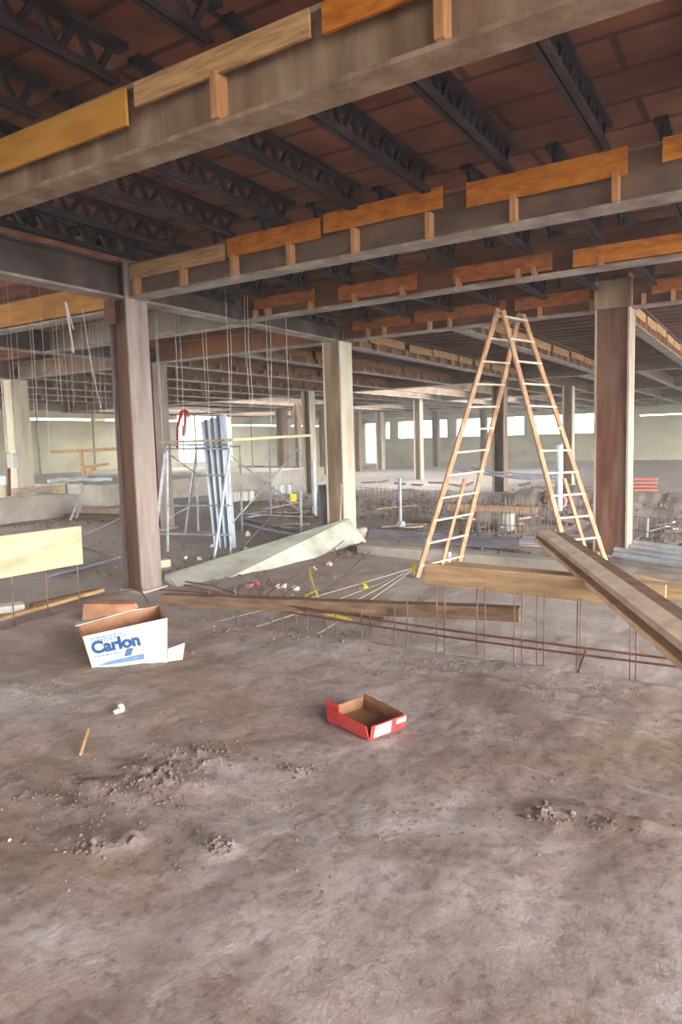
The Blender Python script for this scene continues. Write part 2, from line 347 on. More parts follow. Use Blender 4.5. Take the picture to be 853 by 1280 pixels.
# beam of the first column line
def pux(px, u, y=300): return PU(px, y, u).x
t = ibeam('steel_beam', 'big near steel beam with four long orange boards, running from the first column to the upper right', (C1[0]+.15, 7.69), (XE, 7.69), STEEL_M, FLANGE_LIT)
u = 7.69; fo = -.135
fascia(t, None, None, u, fo, [(-6.07*K,-4.71*K,3.485*K,3.64*K,TANWOOD),(-4.67*K,-3.57*K,3.50*K,3.68*K,ORANGE),(-3.53*K,-2.37*K,3.53*K,3.70*K,ORANGE),(-2.16*K,-.95*K,3.49*K,3.68*K,ORANGE),(-.72*K,.6*K,3.52*K,3.68*K,ORANGE)],
       [(pux(x, u+fo, y), 3.52*K) for x, y in ((170,358),(228,345),(292,330),(362,318),(443,300),(536,282),(642,262),(770,235))])
t = ibeam('steel_beam', 'second steel beam from the viewer with short red orange boards, framing between the girder and the right edge', (C1[0]+.15, 10.29), (XE, 10.29), STEEL_R, FLANGE_LIT)
u = 10.29
fascia(t, None, None, u, fo, [(-5.86*K,-4.91*K,3.40*K,3.54*K,ORANGE_R),(-4.56*K,-3.51*K,3.35*K,3.52*K,ORANGE_R),(-3.07*K,-1.99*K,3.35*K,3.52*K,ORANGE_R),(-1.78*K,-.5*K,3.33*K,3.50*K,ORANGE)],
       [(pux(x, u+fo, y), 3.40*K) for x, y in ((319,393),(335,390),(388,384),(443,376),(503,368),(573,357),(648,350),(668,346),(752,336))], zb=H+.03)
t = ibeam('steel_beam', 'third steel beam with dark red boards, joining the middle column to the thick red column', (C2[0]+.2, 13.78), (C3[0]-.25, 13.78), STEEL_R, FLANGE_LIT)
u = 13.78
fascia(t, None, None, u, fo, [(-5.87*K,-4.84*K,3.43*K,3.59*K,ORANGE_R),(-4.77*K,-3.33*K,3.43*K,3.60*K,ORANGE_R),(-3.19*K,-2.16*K,3.43*K,3.60*K,ORANGE_R)],
       [(pux(x, u+fo, y), 3.45*K) for x, y in ((460,410),(480,408),(537,402),(562,400),(620,392),(675,385),(740,378))])
t = ibeam('steel_beam', 'steel beam with a red board right of the thick red column', (C3[0]+.25, 13.78), (XE, 13.78), STEEL_R, FLANGE_LIT)
fascia(t, None, None, u, fo, [(-1.4*K,-.3*K,3.43*K,3.60*K,ORANGE_R)], [(pux(x, u+fo, y), 3.45*K) for x, y in ((805,372),(842,368))])
# top left beam near the viewer
t = ibeam('steel_beam', 'pale brown steel beam across the top left corner, overhead and nearest', (-8.4, 4.1), (XE, 4.1), COL_T, COL_T)
fascia(t, None, None, 4.1, fo, [(-8.3,-6.6,4.73,5.0,TANWOOD),(-6.5,-4.3,4.73,5.0,YELLOW),(-4.2,-2.6,4.83,5.0,TANWOOD),(-2.5,-.9,4.82,5.0,ORANGE)], [(x, 4.85) for x in (-7.8,-3.4,-1.7)])
# girder through first and middle column
t = ibeam('steel_girder', 'dark purple steel girder from the left edge over the first column', (C1[0], -2), (C1[0], 7.55), STEEL_D, FLANGE_LIT, fw=.30, cat='steel girder')
t = ibeam('steel_girder', 'dark purple steel girder between the first column and the middle column', (C1[0], 7.83), (C1[0], 13.6), STEEL_D, FLANGE_LIT, fw=.30, cat='steel girder')
# beams left of the first column line
t = ibeam('steel_beam', 'steel beam faced with a long yellow ochre board, left of the first column', (-24, 8.2), (C1[0]-.15, 8.2), STEEL_M, FLANGE_LIT, z1=5.0)
fascia(t, None, None, 8.2, fo, [(-24, -8.8, 4.56, 4.97, YELLOW)], [])
ibeam('steel_beam', 'bare grey steel beam hanging below the yellow board at left', (-14.4, 10.55), (C1[0]-.15, 10.55), mat('grey steel web', [(128,120,112),(160,154,142),(176,166,150)], 1.2, .6), FLANGE_LIT)
t = ibeam('steel_beam', 'rust orange steel beam with bolt holes above the scaffold', (-14.3, 13.78), (C2[0]-.2, 13.78), mat('orange rust web', [(118,88,78),(156,100,62),(172,108,60)], 1.1, .7), FLANGE_LIT)
m = MB()
for i in range(2):
    for j in range(5):
        m.tube([(-9.6+i*.12, 13.78-.012, 4.62+j*.075), (-9.6+i*.12, 13.78-.03, 4.62+j*.075)], .014, 6)
m.obj('bolt', JOIST, t)
ibeam('steel_beam', 'pale dusty steel beam between the two far left columns', (-20.5, 13.78), (-14.9, 13.78), COL_T, FLANGE_LIT)
ibeam('steel_beam', 'pale steel beam running off the left edge behind the hanging wires', (-33, 13.78), (-20.9, 13.78), COL_T, FLANGE_LIT)
ibeam('steel_girder', 'light girder over the pale column at the far left', (-20.6, 5), (-20.6, 13.6), COL_T, FLANGE_LIT, cat='steel girder')
ibeam('steel_girder', 'shaded girder over the grey column behind the scaffold', (-14.6, 8.4), (-14.6, 13.6), STEEL_D, FLANGE_LIT, cat='steel girder')
# beams of the second bay, running away from the viewer with small stepped boards
where = ['right of the thick red column','left of the thick red column, above the ladder top','right of the middle column, ending above the ladder','just left of the middle column, the longest visible','second left of the middle column','third left of the middle column','fourth left of the middle column','fifth left of the middle column','sixth left of the middle column','seventh left of the middle column']
for i, xo in enumerate([-1.93,-4.15,-6.42,-8.50,-10.6,-12.7,-14.6,-16.6,-18.6,-20.6]):
    x = xo*K; y0 = 13.95
    t = ibeam('purlin_beam', 'pale edged roof beam with stepped boards '+where[i], (x, y0), (x, 27.5), STEEL_M, FLANGE_LIT, z1=5.0, group='roof beams of the second bay')
    y = y0+.3; pl = []; bl = []
    while y < 26.6:
        L_ = random.uniform(1.1, 1.9); z0 = 4.70+random.uniform(-.03, .03)
        pl.append((y, min(y+L_, 27.2), z0, z0+.19, BROWNW if xo < -8 else TANWOOD)); y += L_+random.uniform(.05, .35)
    y = y0+.4
    while y < 27: bl.append((y, 4.72)); y += random.uniform(.62, .95)
    fascia(t, None, None, x, .135, pl, bl, alongx=False)
# girders and beams further back
for n_, (y, lab) in enumerate([(27.7,'wide grey girder across the hall behind the ladder'),(38.5,'second grey girder across the back of the hall'),(50,'farthest grey girder before the strip windows')]):
    ibeam('steel_girder', lab, (-37, y), (14, y), STEEL_M, FLANGE_LIT, z0=H if n_ == 0 else H-.02, z1=5.02, fw=.34, cat='steel girder')
for y0, y1, lab in ((27.9, 38.3, 'first far bay behind the wide grey girder'), (38.7, 49.8, 'middle far bay'), (50.2, 64.4, 'last bay before the strip windows')):
    f_ = None
    for i in range(18):
        x = -2.3-2.05*i
        if f_ is None: f_ = ibeam('purlin_beam', 'pale edged roof beam in the '+lab, (x, y0), (x, y1), STEEL_M, FLANGE_LIT, z1=5.0, group='roof beams of the '+lab, fw=.2)
        else: dup(f_, (x, (y0+y1)/2, H))

# ------------------------------------------------------------------ open web joists
def joist_mesh(L_, hgt, m_, rod=True):
    m = MB(); m.bar((-.035,0,0), (-.035,L_,0), .05, .05); m.bar((.035,0,0), (.035,L_,0), .05, .05)
    m.bar((-.035,-.1,hgt), (-.035,L_+.1,hgt), .06, .055); m.bar((.035,-.1,hgt), (.035,L_+.1,hgt), .06, .055)
    n = int(L_/.16); st = L_/n
    for i in range(n): m.bar((0, i*st, 0 if i % 2 else hgt), (0, (i+1)*st, hgt if i % 2 else 0), .045, .05, up=(1,0,0))
    return m
def joist_row(y0, y1, z, hgt, xs, labels, group, drops=True):
    first = None
    for i, x in enumerate(xs):
        if first is None:
            t = thing('steel_joist', labels[i], 'steel joist', (x, y0, z), group)
            f = joist_mesh(y1-y0, hgt, JOIST); f.v = [v+Vector((x, y0, z)) for v in f.v]; f.obj('truss', JOIST, t)
            first = t
        else: dup(first, (x, y0, z), 0, labels[i])
xs1 = [PU(px, py, 7.5).x for px, py in ((167,331),(221,317),(289,300),(358,287),(440,266),(531,246))]
xs1 = [xs1[0]] + xs1[1:]
sp = (xs1[-1]-xs1[1])/4
xs1 += [xs1[-1]+sp*k for k in (1, 2, 3, 4)]
order = ['first','second','third','fourth','fifth','sixth','seventh','eighth','ninth','tenth','eleventh','twelfth']
joist_row(4.25, 7.55, 5.06, .25, xs1, ['blackened open web joist over the nearest bay, %s from the left column' % order[i] for i in range(len(xs1))], 'joists of the nearest bay')
xs2 = [PU(px, py, 10.15).x for px, py in ((331,373),(385,365),(440,355),(498,344),(570,336),(663,318),(751,308))]
xs2 = [xs2[0]-.75] + xs2 + [xs2[-1]+1.05, xs2[-1]+2.1]
joist_row(7.8, 10.15, 4.86, .42, xs2, ['dark joist between the big orange boarded beam and the next, %s from left' % order[i] for i in range(len(xs2))], 'joists of the second bay')
xs3 = [xs2[0]+.95*i for i in range(9)]
joist_row(10.4, 13.65, 4.86, .42, xs3, ['dark open web joist behind the red boarded beam, %s from the left' % order[i] for i in range(len(xs3))], 'joists of the third bay')
xs0 = [xs1[0]-.75*k for k in (1,)] + xs1
joist_row(.6, 3.95, 5.06, .28, xs0[:9], ['blackened open web joist directly overhead, %s from the left' % order[i] for i in range(9)], 'joists overhead')

# ------------------------------------------------------------------ columns
def column(label, x, y, sx, sy, m_web, m_fl, z1=H, zb=-.1, cap=False, tf=.035, name='steel_column', knee=False):
    t = thing(name, label, 'column', (x, y, zb))
    m = MB(); m.box(x-sx/2+tf, x+sx/2-tf, y-.015, y+.015, zb, z1); m.obj('web', m_web, t)
    for s in (-1, 1):
        m = MB(); m.box(x+s*sx/2-(tf if s > 0 else 0), x+s*sx/2+(tf if s < 0 else 0), y-sy/2, y+sy/2, zb, z1); m.obj('flange', m_fl, t)
    m = MB(); m.box(x-sx/2-.06, x+sx/2+.06, y-sy/2-.06, y+sy/2+.06, zb, zb+.13); bp_ = m.obj('base_plate', CONCD, t)
    if y < 14:
        for a_ in (-1, 1):
            m = MB(); m.tube([(x+a_*(sx/2+.03), y-sy/2-.03, zb+.12), (x+a_*(sx/2+.03), y-sy/2-.03, zb+.19)], .015, 6); m.obj('anchor_bolt', BARE, bp_)
    return t
def closed_column(label, x, y, sx, sy, mf, ms, z1=H, zb=-.1):
    """column whose web side is boxed in by a plate set just inside the flanges"""
    t = column(label, x, y, sx, sy, mf, ms, z1, zb)
    m = MB(); m.box(x-sx/2+.035, x+sx/2-.035, y-sy/2+.03, y-sy/2+.045, zb+.13, z1); m.obj('face_plate', mf, t); return t
t = column('dark brown steel column with a grey side, nearest at left', C1[0], C1[1], .40, .42, COL_B, COL_G, z1=5.1)
[c for c in t.children if c.name.startswith('flange')][0].data.materials[0] = STEEL_D
m = MB(); m.box(C1[0]-.165, C1[0]+.165, C1[1]-.16, C1[1]-.145, .03, 5.0); m.obj('face_plate', COL_B, t)
m = MB(); m.box(C1[0]-.19, C1[0]-.04, C1[1]-.30, C1[1]-.21, 4.15, 4.5); m.obj('cap_bracket', STEEL_R, t)
closed_column('tan steel column in the middle, behind the concrete curb', C2[0], C2[1], .47, .52, COL_T, COL_P, z1=H)
t = closed_column('thick red brown streaked steel column at right', C3[0]-.02, C3[1], .60, .56, COL_R, COL_RE, z1=5.1)
m = MB()
for s in (-1, 1): m.box(C3[0]+s*.30-.015, C3[0]+s*.30+.015, 13.4, 13.55, H, 5.0)
m.box(C3[0]-.32, C3[0]+.32, 13.45, 13.48, H, 5.0); m.obj('cap_plate', COL_T, t)
column('grey steel column behind the scaffold, left', -14.45, 13.78, .45, .50, COL_B, COL_G)
closed_column('pale cream column at the far left', -20.75, 13.78, .5, .6, COL_P, COL_P, zb=.82)
def far_col(px, y, lab, s=.45, m1=COL_T, m2=COL_G, zb=-.1, closed=False):
    p = PU(px, 520, y); (closed_column if closed else column)(lab, p.x, p.y, s, s, m1, m2, zb=zb)
far_col(625, 27.7, 'dark grey column between the ladder legs', .50, STEEL_D, COL_T, zb=-.9)
far_col(386, 25.6, 'brown column with a pale side left of the middle column', .42, COL_F, COL_P)
far_col(523, 35.8, 'slim tan column in front of the strip window, left of the ladder', .42, COL_F, COL_P)
far_col(711, 33.2, 'tan column seen through the right ladder rails', .46, COL_T, COL_P)
far_col(475, 48.6, 'pale column beside the bright doorway', .52, COL_T, COL_P)
far_col(545, 52.3, 'thin brown column before the strip window, left of the ladder', .5, COL_F, COL_T)
far_col(605, 53.9, 'brown column seen through the left ladder rails', .5, COL_F, COL_T)
far_col(447, 45.4, 'brown column against the doorway edge right of the middle column', .45, COL_F, COL_T)
far_col(404, 40.5, 'tan column peeping out left of the middle column', .45, COL_T, COL_F)
far_col(352, 38.0, 'brown column at the far wall above the cans', .55, COL_F, COL_T)
far_col(122, 33, 'brown column with a rusty splash on the far left wall', .70, COL_F, COL_T, zb=.2)
far_col(372, 33, 'slim brown column behind the right scaffold post', .3, COL_F, COL_T)

# ------------------------------------------------------------------ ladder (a wooden trestle step ladder, two leaning halves)
A, B_, Cc, Dd = GG(522,722), D(573,709,11.95), GG(716,719), GG(761,713)
TA, TB, TC, TD = D(623,386,11.5), D(650,392,11.75), D(629,388,11.42), D(654,393,11.68)
for lab, f0, b0, f1, b1, mid in (('left leaning half of the tall wooden ladder', A, B_, TA, TB, ((553,707),(580,594))), ('right leaning half of the tall wooden ladder', Cc, Dd, TC, TD, ((736,702),(706,608)))):
    t = thing('trestle_ladder', lab+', standing in the pit', 'ladder', gz(f0), 'halves of the wooden trestle ladder')
    for a, b in ((f0, f1), (b0, b1)):
        m = MB(); m.bar(a, b, .045, .085, up=(b0-f0)); m.obj('rail', LADDER, t, bevel=.006)
    n = 12
    for i in range(n):
        k = .045+.93*i/(n-1)
        p = f0.lerp(f1, k); q = b0.lerp(b1, k); d = (q-p).normalized()*.03
        m = MB(); m.bar(p-d, q+d, .075, .03); m.obj('rung', RUNG, t)
    k0, k1 = .03, .36
    a = f0.lerp(b0, .55).lerp(f1.lerp(b1, .55), k0); b = f0.lerp(b0, .55).lerp(f1.lerp(b1, .55), k1)
    m = MB(); m.bar(a, b, .035, .06, up=(b0-f0)); m.obj('middle_stile', LADDER, t)

# ------------------------------------------------------------------ curb (grade beam) and the pit furniture
m = MB(); m.add([(-8.75,8.3,-.1),(-7.70,7.75,-.1),(-7.55,13.4,-.1),(-8.3,13.4,-.1),(-8.72,8.3,.12),(-8.62,8.25,.12),(-8.12,13.4,.55),(-8.28,13.4,.52)], [(0,3,2,1),(4,5,6,7),(0,1,5,4),(1,2,6,5),(2,3,7,6),(3,0,4,7)])
tag(m.obj('concrete_curb', CONC, bevel=.02), 'pale concrete curb running from the timber to the middle column', 'concrete curb')
m = MB(); a = GG(452,690); b = GG(760,716)
m.bar(a+Vector((0,0,.04)), b+Vector((0,0,.04)), .34, .24)
tag(m.obj('concrete_curb', CONCD, bevel=.02), 'low dusty concrete curb passing behind the ladder feet', 'concrete curb')
m = MB(); m.box(-8.95, -8.1, 13.2, 14.2, -.1, .25)
tag(m.obj('concrete_footing', CONCD, bevel=.03), 'broken concrete footing under the middle column', 'footing')
# far raised slab at left with stacked materials
m = MB()
a0, a1 = Vector((-20.5, 4, 0)), Vector((-20.5, 15.6, 0))
m.box(-37.2, -20.4, 3, 15.4, -.3, .82)
tag(m.obj('concrete_ledge', CONCD, bevel=.03), 'pale concrete ledge at the left edge carrying stacked material', 'concrete ledge')
m = MB(); m.box(-37.2, -22.2, 18.2, 34, -.3, .85)
tag(m.obj('concrete_ledge', CONCD, bevel=.03), 'concrete ledge farther back between the pale and the dark brown column', 'concrete ledge')

# ------------------------------------------------------------------ planks, panels, timbers
def board(name, label, a, b, w_, h, m_, up=(0,0,1), cat='plank', group=None, seg=1, wob=0):
    a = Vector(a); b = Vector(b); loc = (a+b)/2
    m = MB(); m.bar(a, b, w_, h, up, seg, wob); o = m.obj(name, m_, loc=loc, bevel=.004 if seg == 1 else 0)
    return tag(o, label, cat, group)
UF = 5.94
p0, p1 = PU(532,717,UF), PU(833,747,UF)
board('formwork_board', 'long wooden board on edge resting on the rebar cage', p0, p1, .05, .20, PLANKX, cat='board')
p0, p1 = PU(560,706,UF+.5), PU(870,738,UF+.4)
board('formwork_board', 'second board lying flat right behind the long board on edge', p0, p1, .22, .045, PLANKX, cat='board')
p0, p1 = PU(790,728,UF+.9), PU(880,748,UF+.9)
board('formwork_board', 'short board end at the right edge behind the diagonal planks', p0, p1, .05, .16, PLANKX, cat='board')
zt = 1.04
a = G(681,671,zt); b = G(870,820,zt); ext = (b-a)*.12
for i, (dx, z, w_, h_, m_, lab, st) in enumerate([(0, zt+.055, .17, .05, PLANKG, 'top board of the three diagonal planks at right', 0), (-.045, zt, .20, .045, PLANK, 'lowest board of the three diagonal planks at right', .04), (.155, zt+.045, .12, .045, BEAMW, 'dark narrow board along the far side of the diagonal planks at right', .02)]):
    sd_ = (b-a).cross(Vector((0,0,1))).normalized()*(-1); A0 = G(681,671,zt); B0 = G(870,820,zt)+ext
    dz_ = Vector((0,0,z-zt)); board('loose_plank', lab, A0.lerp(B0, st)+sd_*dx+dz_, B0+sd_*dx+dz_, w_, h_, m_)
a, b = PU(206,749,5.3), PU(650,767,5.9)
board('round_timber', 'long dark brown timber lying across the rebar from the box to the board', a, b, .13, .12, BEAMW, cat='timber', seg=20, wob=.004)
# left panel on its rebar
a, b = PW(-25,700,-6.45), PW(101,681,-6.45)
m = MB(); m.bar(a, b, .06, .42); o = m.obj('plywood_panel', mat('pale yellow plywood', [(176,148,116),(194,172,140),(204,186,158)], 1.5, .8, 0, (1,1,4)), loc=(a+b)/2, bevel=.006)
tag(o, 'pale yellow plywood panel on edge at the left edge', 'panel')
board('lumber', 'grey scrap lumber lying along the top of the pale panel', PW(-20,677,-6.6), PW(62,668,-6.6), .14, .03, PLANKG, cat='lumber')
board('lumber', 'long thin lumber lying from the left edge towards the dark brown column', GG(-30,787,0,.05), GG(128,741,0,.05), .10, .05, TANWOOD, cat='lumber')
board('lumber', 'short dark lumber piece in the dirt left of the carton', GG(40,762,0,.05), GG(122,742,0,.04), .12, .08, BEAMW, cat='lumber')
board('concrete_scrap', 'white slab scrap at the left edge behind the lumber', GG(-25,768,0,.05), GG(30,762,0,.05), .25, .10, WHITE, cat='scrap')
board('lumber', 'thick brown plank on the ground behind the pale panel', GG(84,648,0,.08), GG(150,650,0,.08), .3, .18, BEAMW, cat='lumber')
board('lumber', 'pale block of wood by the foot of the dark brown column', GG(197,710,0,.07), GG(212,708,0,.07), .16, .14, CREAM, cat='lumber')
board('lumber', 'reddish wooden beam spanning behind the rebar mats, left of the thick red column', D(560,634,20.5), D(672,638,19.5), .16, .2, PLANKX, cat='timber')

# ------------------------------------------------------------------ rebar cages
def ztop(px, py, u): return PU(px, py, u)
t = thing('rebar_cage', 'rebar cage standing along the slab edge under the long board', 'rebar cage', (-2, 5.6, 0))
for px, yb, yt in [(542,815,735),(552,805,735),(593,826,737),(603,824,737),(640,832,741),(650,828,741),(669,838,745),(678,838,745),(720,848,750),(724,838,750),(787,858,780),(795,850,760),(505,812,750),(489,808,760)]:
    q = PU(px, yt, 5.55); 
    m = MB(); m.tube([(q.x+random.uniform(-.02,.02), 5.55, -.1), (q.x, 5.6, .4), (q.x, 5.62, q.z)], .0062, 6); m.obj('stirrup', BARE, t)
for (x0, y0, x1, y1) in ((330,752,860,826),(330,760,860,835)):
    m = MB(); a = PU(x0, y0, 5.5); b = PU(x1, y1, 5.35); m.tube([a.lerp(b, k/8)+Vector((0,0,-.025*math.sin(k/8*math.pi))) for k in range(9)], .009, 6); m.obj('long_bar', REBAR_R, t)
t = thing('rebar_cage', 'low rebar cage beneath the brown timber, between the carton and the board', 'rebar cage', (-4.5, 5.5, 0))
for px, yt, yb in [(226,740,770),(262,738,776),(294,735,780),(318,755,783),(339,752,786),(352,758,788),(370,760,790),(384,758,792),(408,762,796),(420,765,798),(452,765,800),(463,764,805)]:
    q = PU(px, yt, 5.5); m = MB(); m.tube([(q.x, 5.5, 0), (q.x, 5.5, q.z)], .007, 6); m.obj('stirrup', BARE, t)
for pts in ([(200,737),(260,741),(300,750),(480,773)], [(232,727),(265,732),(300,744)], [(230,731),(262,738),(330,760)]):
    m = MB(); m.tube([PU(x, y, 5.55) for x, y in pts], .009, 6); m.obj('long_bar', REBAR_R, t)
t = thing('rebar_cage', 'rebar uprights under the pale yellow panel at the left edge', 'rebar cage', (-6.5, 4.5, 0))
for px, yt in [(13,715),(56,708),(96,700),(-12,720)]:
    q = PW(px, yt, -6.45); m = MB(); m.tube([(q.x, q.y, -.1), (q.x, q.y, q.z)], .008, 6); m.obj('stirrup', BARE, t)
m = MB(); m.tube([PU(100,748,5.0), PU(168,737,5.3), PU(178,741,5.3), PU(186,755,5.2)], .008, 6); tag(m.obj('bent_rebar', REBAR_R), 'thin bent bar arching behind the carton', 'rebar')
m = MB(); a = PU(545,772,5.5)
m.tube([PU(722,843,5.5), PU(733,812,5.35)], .008, 6); tag(m.obj('bent_rebar', REBAR_R), 'short loose bar tied across the cage right of the long timber', 'rebar')
for (x0,y0,x1,y1) in ((480,700,515,690),(540,822,592,800),(628,838,655,812)):
    pass
# mats of stirrups farther back
def mesh_fence(label, a, b, hgt, n, m_=BARE):
    t = thing('rebar_mat', label, 'rebar mat', a.lerp(b, .5))
    for i in range(n+1):
        p = a.lerp(b, i/n); p = p + Vector((random.uniform(-.03,.03), random.uniform(-.03,.03), 0)); m = MB(); m.tube([p+Vector((0,0,-.1)), p+Vector((random.uniform(-.05,.05), 0, hgt*random.uniform(.75, 1.1)))], .0085, 4); m.obj('upright', m_, t)
    for z in (hgt*.25, hgt*.8):
        m = MB(); m.tube([a+Vector((0,0,z)), a.lerp(b,.5)+Vector((0,0,z-.04)), b+Vector((0,0,z))], .008, 4); m.obj('cross_bar', m_, t)
    return t
mesh_fence('row of rebar uprights in the trench right of the middle column', GG(447,650), GG(500,655), .85, 14)
mesh_fence('row of rebar uprights behind the left ladder legs', GG(500,655), GG(590,660), .8, 22)
mesh_fence('row of rebar uprights between the ladder halves', GG(592,664), GG(690,668), .85, 26)
mesh_fence('row of rebar uprights right of the thick red column', GG(788,670), GG(870,675), .55, 14)
mesh_fence('rebar uprights on the far bank of the trench', D(447,622,26), D(560,628,24.5), .5, 22)

# ------------------------------------------------------------------ scaffold
t = thing('scaffold_tower', 'galvanised scaffold frame with cross braces left of the middle column', 'scaffold', GG(289,695))
def sp_(m_, a, b, r=.024, nm='tube'):
    m = MB(); m.tube([a, b], r, 8); m.obj(nm, m_, t)
P = {'a': (GG(210,689), D(209,556,15.0)), 'b': (GG(289,695), D(286,548,14.3)), 'c': (GG(248,664), D(245,558,18.0)), 'd': (GG(303,664), D(300,556,17.8)), 'e': (GG(377,676), D(376,545,16.4)), 'f': (GG(339,645), D(337,552,21))}
for k, (a, b) in P.items(): sp_(GALV, a, b, .028, 'post')
sp_(GALV, D(192,692,15.0), D(207,566,15.0), .035, 'raking_post'); sp_(GALV, D(232,668,16.8), D(246,560,16.5), .03, 'raking_post'); sp_(GALV, D(267,706,14.1), D(288,560,14.3), .03, 'raking_post')
for (x0,y0,d0,x1,y1,d1) in [(207,556,15,289,556,14.3),(209,561,15,289,561,14.3),(245,594,16.5,284,594,14.4),(210,632,15.1,290,632,14.3),(194,667,15.1,289,669,14.3),(303,642,17.8,376,646,16.5),(298,583,17.8,372,584,16.5),(245,560,17.8,300,558,17.8)]:
    sp_(GALV, D(x0,y0,d0), D(x1,y1,d1), .02, 'ledger')
for (x0,y0,d0,x1,y1,d1) in [(289,570,14.3,377,640,16.6),(291,653,14.3,374,560,16.5),(301,579,17.5,366,628,16.9),(210,566,15,248,594,17),(209,648,15.1,262,620,17)]:
    sp_(GALV, D(x0,y0,d0), D(x1,y1,d1), .016, 'cross_brace')
board('scaffold_plank', 'pale plank across the top of the scaffold', D(286,553,14.2)+Vector((0,0,.05)), D(386,547,16.3)+Vector((0,0,.05)), .25, .06, CREAM, cat='plank')
board('scaffold_plank', 'greyish plank on the upper left of the scaffold', D(204,556,15.3)+Vector((0,0,.06)), D(286,554,14.6)+Vector((0,0,.06)), .3, .05, PLANKG, cat='plank')
# bundle of corrugated sheets leaning inside the scaffold
tp0, tp1, bt0, bt1 = D(252,528,15.9), D(279,520,15.6), D(270,694,15.6), D(292,688,15.3)
for s in range(2):
    m = MB(); n = 48; vv = []; ff = []; nrm = (tp1-tp0).cross(bt0-tp0).normalized()
    if nrm.dot(FWD) > 0: nrm = -nrm
    off = nrm*(-.10*s)
    for i in range(n+1):
        k = i/n; a = tp0.lerp(tp1, k)+nrm*.075*math.sin(k*math.tau*3.5)+off+Vector((0,0,.06*s)); b = bt0.lerp(bt1, k)+nrm*.075*math.sin(k*math.tau*3.5)+off
        vv += [a, b, a-nrm*.012, b-nrm*.012]
        if i: q = 4*i; ff += [(q-4, q, q+1, q-3), (q-2, q-1, q+3, q+2), (q-4, q-2, q+2, q), (q-3, q+1, q+3, q-1)]
    ff += [(0, 1, 3, 2), (4*n, 4*n+2, 4*n+3, 4*n+1)]
    m.add(vv, ff); tag(m.obj('corrugated_sheet', BLUEGALV, loc=bt0, smooth=False), ['front blue grey corrugated metal sheet standing inside the scaffold','rear blue grey corrugated metal sheet standing behind the front one'][s], 'metal sheet', 'corrugated sheets in the scaffold')
# red bent bars
m = MB(); m.tube([D(x, y, 22) for x, y in ((222,560),(222,535),(227,514),(230,512),(232,520),(230,545))], .05, 6)
m.tube([D(x, y, 22) for x, y in ((230,520),(232,513),(234,514),(236,522))], .04, 6); tag(m.obj('bent_pipe', RED, smooth=True), 'red bent pipe handles against the bright opening', 'pipe')

# ------------------------------------------------------------------ ropes and guy rods with yellow tape
t0 = D(516,711,11.4)
rods = [((516,712),.35,(385,800),.05),((514,714),.33,(312,786),.05),((516,710),.36,(250,782),.1),((518,708),.36,(420,763),.2),
        ((440,690),.5,(300,746),.05),((436,688),.55,(310,770),.1),((430,676),.7,(330,745),.15),((462,690),.3,(398,745),.1),((454,695),.25,(405,745),.1)]
for i, (p, z0, q, z1) in enumerate(rods):
    a = G(p[0], p[1], z0); b = G(q[0], q[1], z1); mid = a.lerp(b, .5)-Vector((0,0,.03))
    m = MB(); m.tube([a, a.lerp(b,.25)-Vector((0,0,.02)), mid, a.lerp(b,.75)-Vector((0,0,.02)), b], .008, 6)
    tag(m.obj('guy_rod', ROPE if i < 4 else REBAR_R, loc=mid), ['pale rope stretched from the ladder foot across the pit, one of four' ,'rusty rod slanting from the curb over the pit, among its like'][i > 3], 'rope' if i < 4 else 'rod', 'ropes from the ladder foot' if i < 4 else 'rods over the curb')
for (x0,y0,x1,y1,x2,y2) in [(355,625,335,660,270,700),(358,625,345,650,338,690),(358,640,340,680,310,720)]:
    pass
for i, (a, b) in enumerate([(D(360,622,15.5), GG(285,705)), (D(358,628,15.5), GG(340,693)), (D(385,655,14), GG(338,684))]):
    m = MB(); m.tube([a, b], .009, 6); tag(m.obj('guy_rod', BARE, loc=b), ['long rod slanting from the yellow tag down to the dirt left of the curb','steep rod dropping from the yellow tag to the rubble','short rod slanting beside the dark cylinder'][i], 'rod')
def ribbon(label, pts, w_, z=None):
    m = MB(); vv = []; ff = []
    for i, p in enumerate(pts):
        s = Vector((w_*math.cos(i*.7), w_*.3, w_*math.sin(i*.7+.5)))*.5; vv += [p-s, p+s, p+s+Vector((.002,.003,0)), p-s+Vector((.002,.003,0))]
        if i: k = 4*i; ff += [(k-4,k-3,k+1,k),(k-3,k-2,k+2,k+1),(k-2,k-1,k+3,k+2),(k-1,k-4,k,k+3)]
    ff += [(0,1,2,3),(len(vv)-4,len(vv)-3,len(vv)-2,len(vv)-1)]
    m.add(vv, ff); tag(m.obj('caution_tape', TAPE, loc=pts[0]), label, 'tape')
ribbon('yellow tape ribbon hanging upright from the ropes over the pit', [G(388,709,.45), G(388,718,.4), G(391,728,.35), G(394,738,.28), G(398,748,.2), G(396,740,.22)], .035)
ribbon('yellow tape end lying by the upright ribbon', [G(398,738,.25), G(388,742,.2), G(381,745,.12)], .05)
ribbon('yellow tape strip lying flat below the brown timber', [G(403,766,.3), G(412,768,.28), G(424,771,.26), G(440,775,.24)], .035)
ribbon('small yellow tape knot on the ropes right of the upright ribbon', [G(453,724,.3), G(455,730,.28), G(460,734,.24), G(454,735,.25)], .03)
ribbon('yellow tape knot at the left ladder foot', [G(515,703,.42), G(517,710,.38), G(518,718,.3), G(515,712,.35)], .05)
m = MB(); p = D(367,622,15.5); m.bar(p-RIGHT*.07, p+RIGHT*.07, .02, .18); tag(m.obj('warning_tag', TAPE, loc=p), 'square yellow tag tied to the rods beside the scaffold', 'tag')

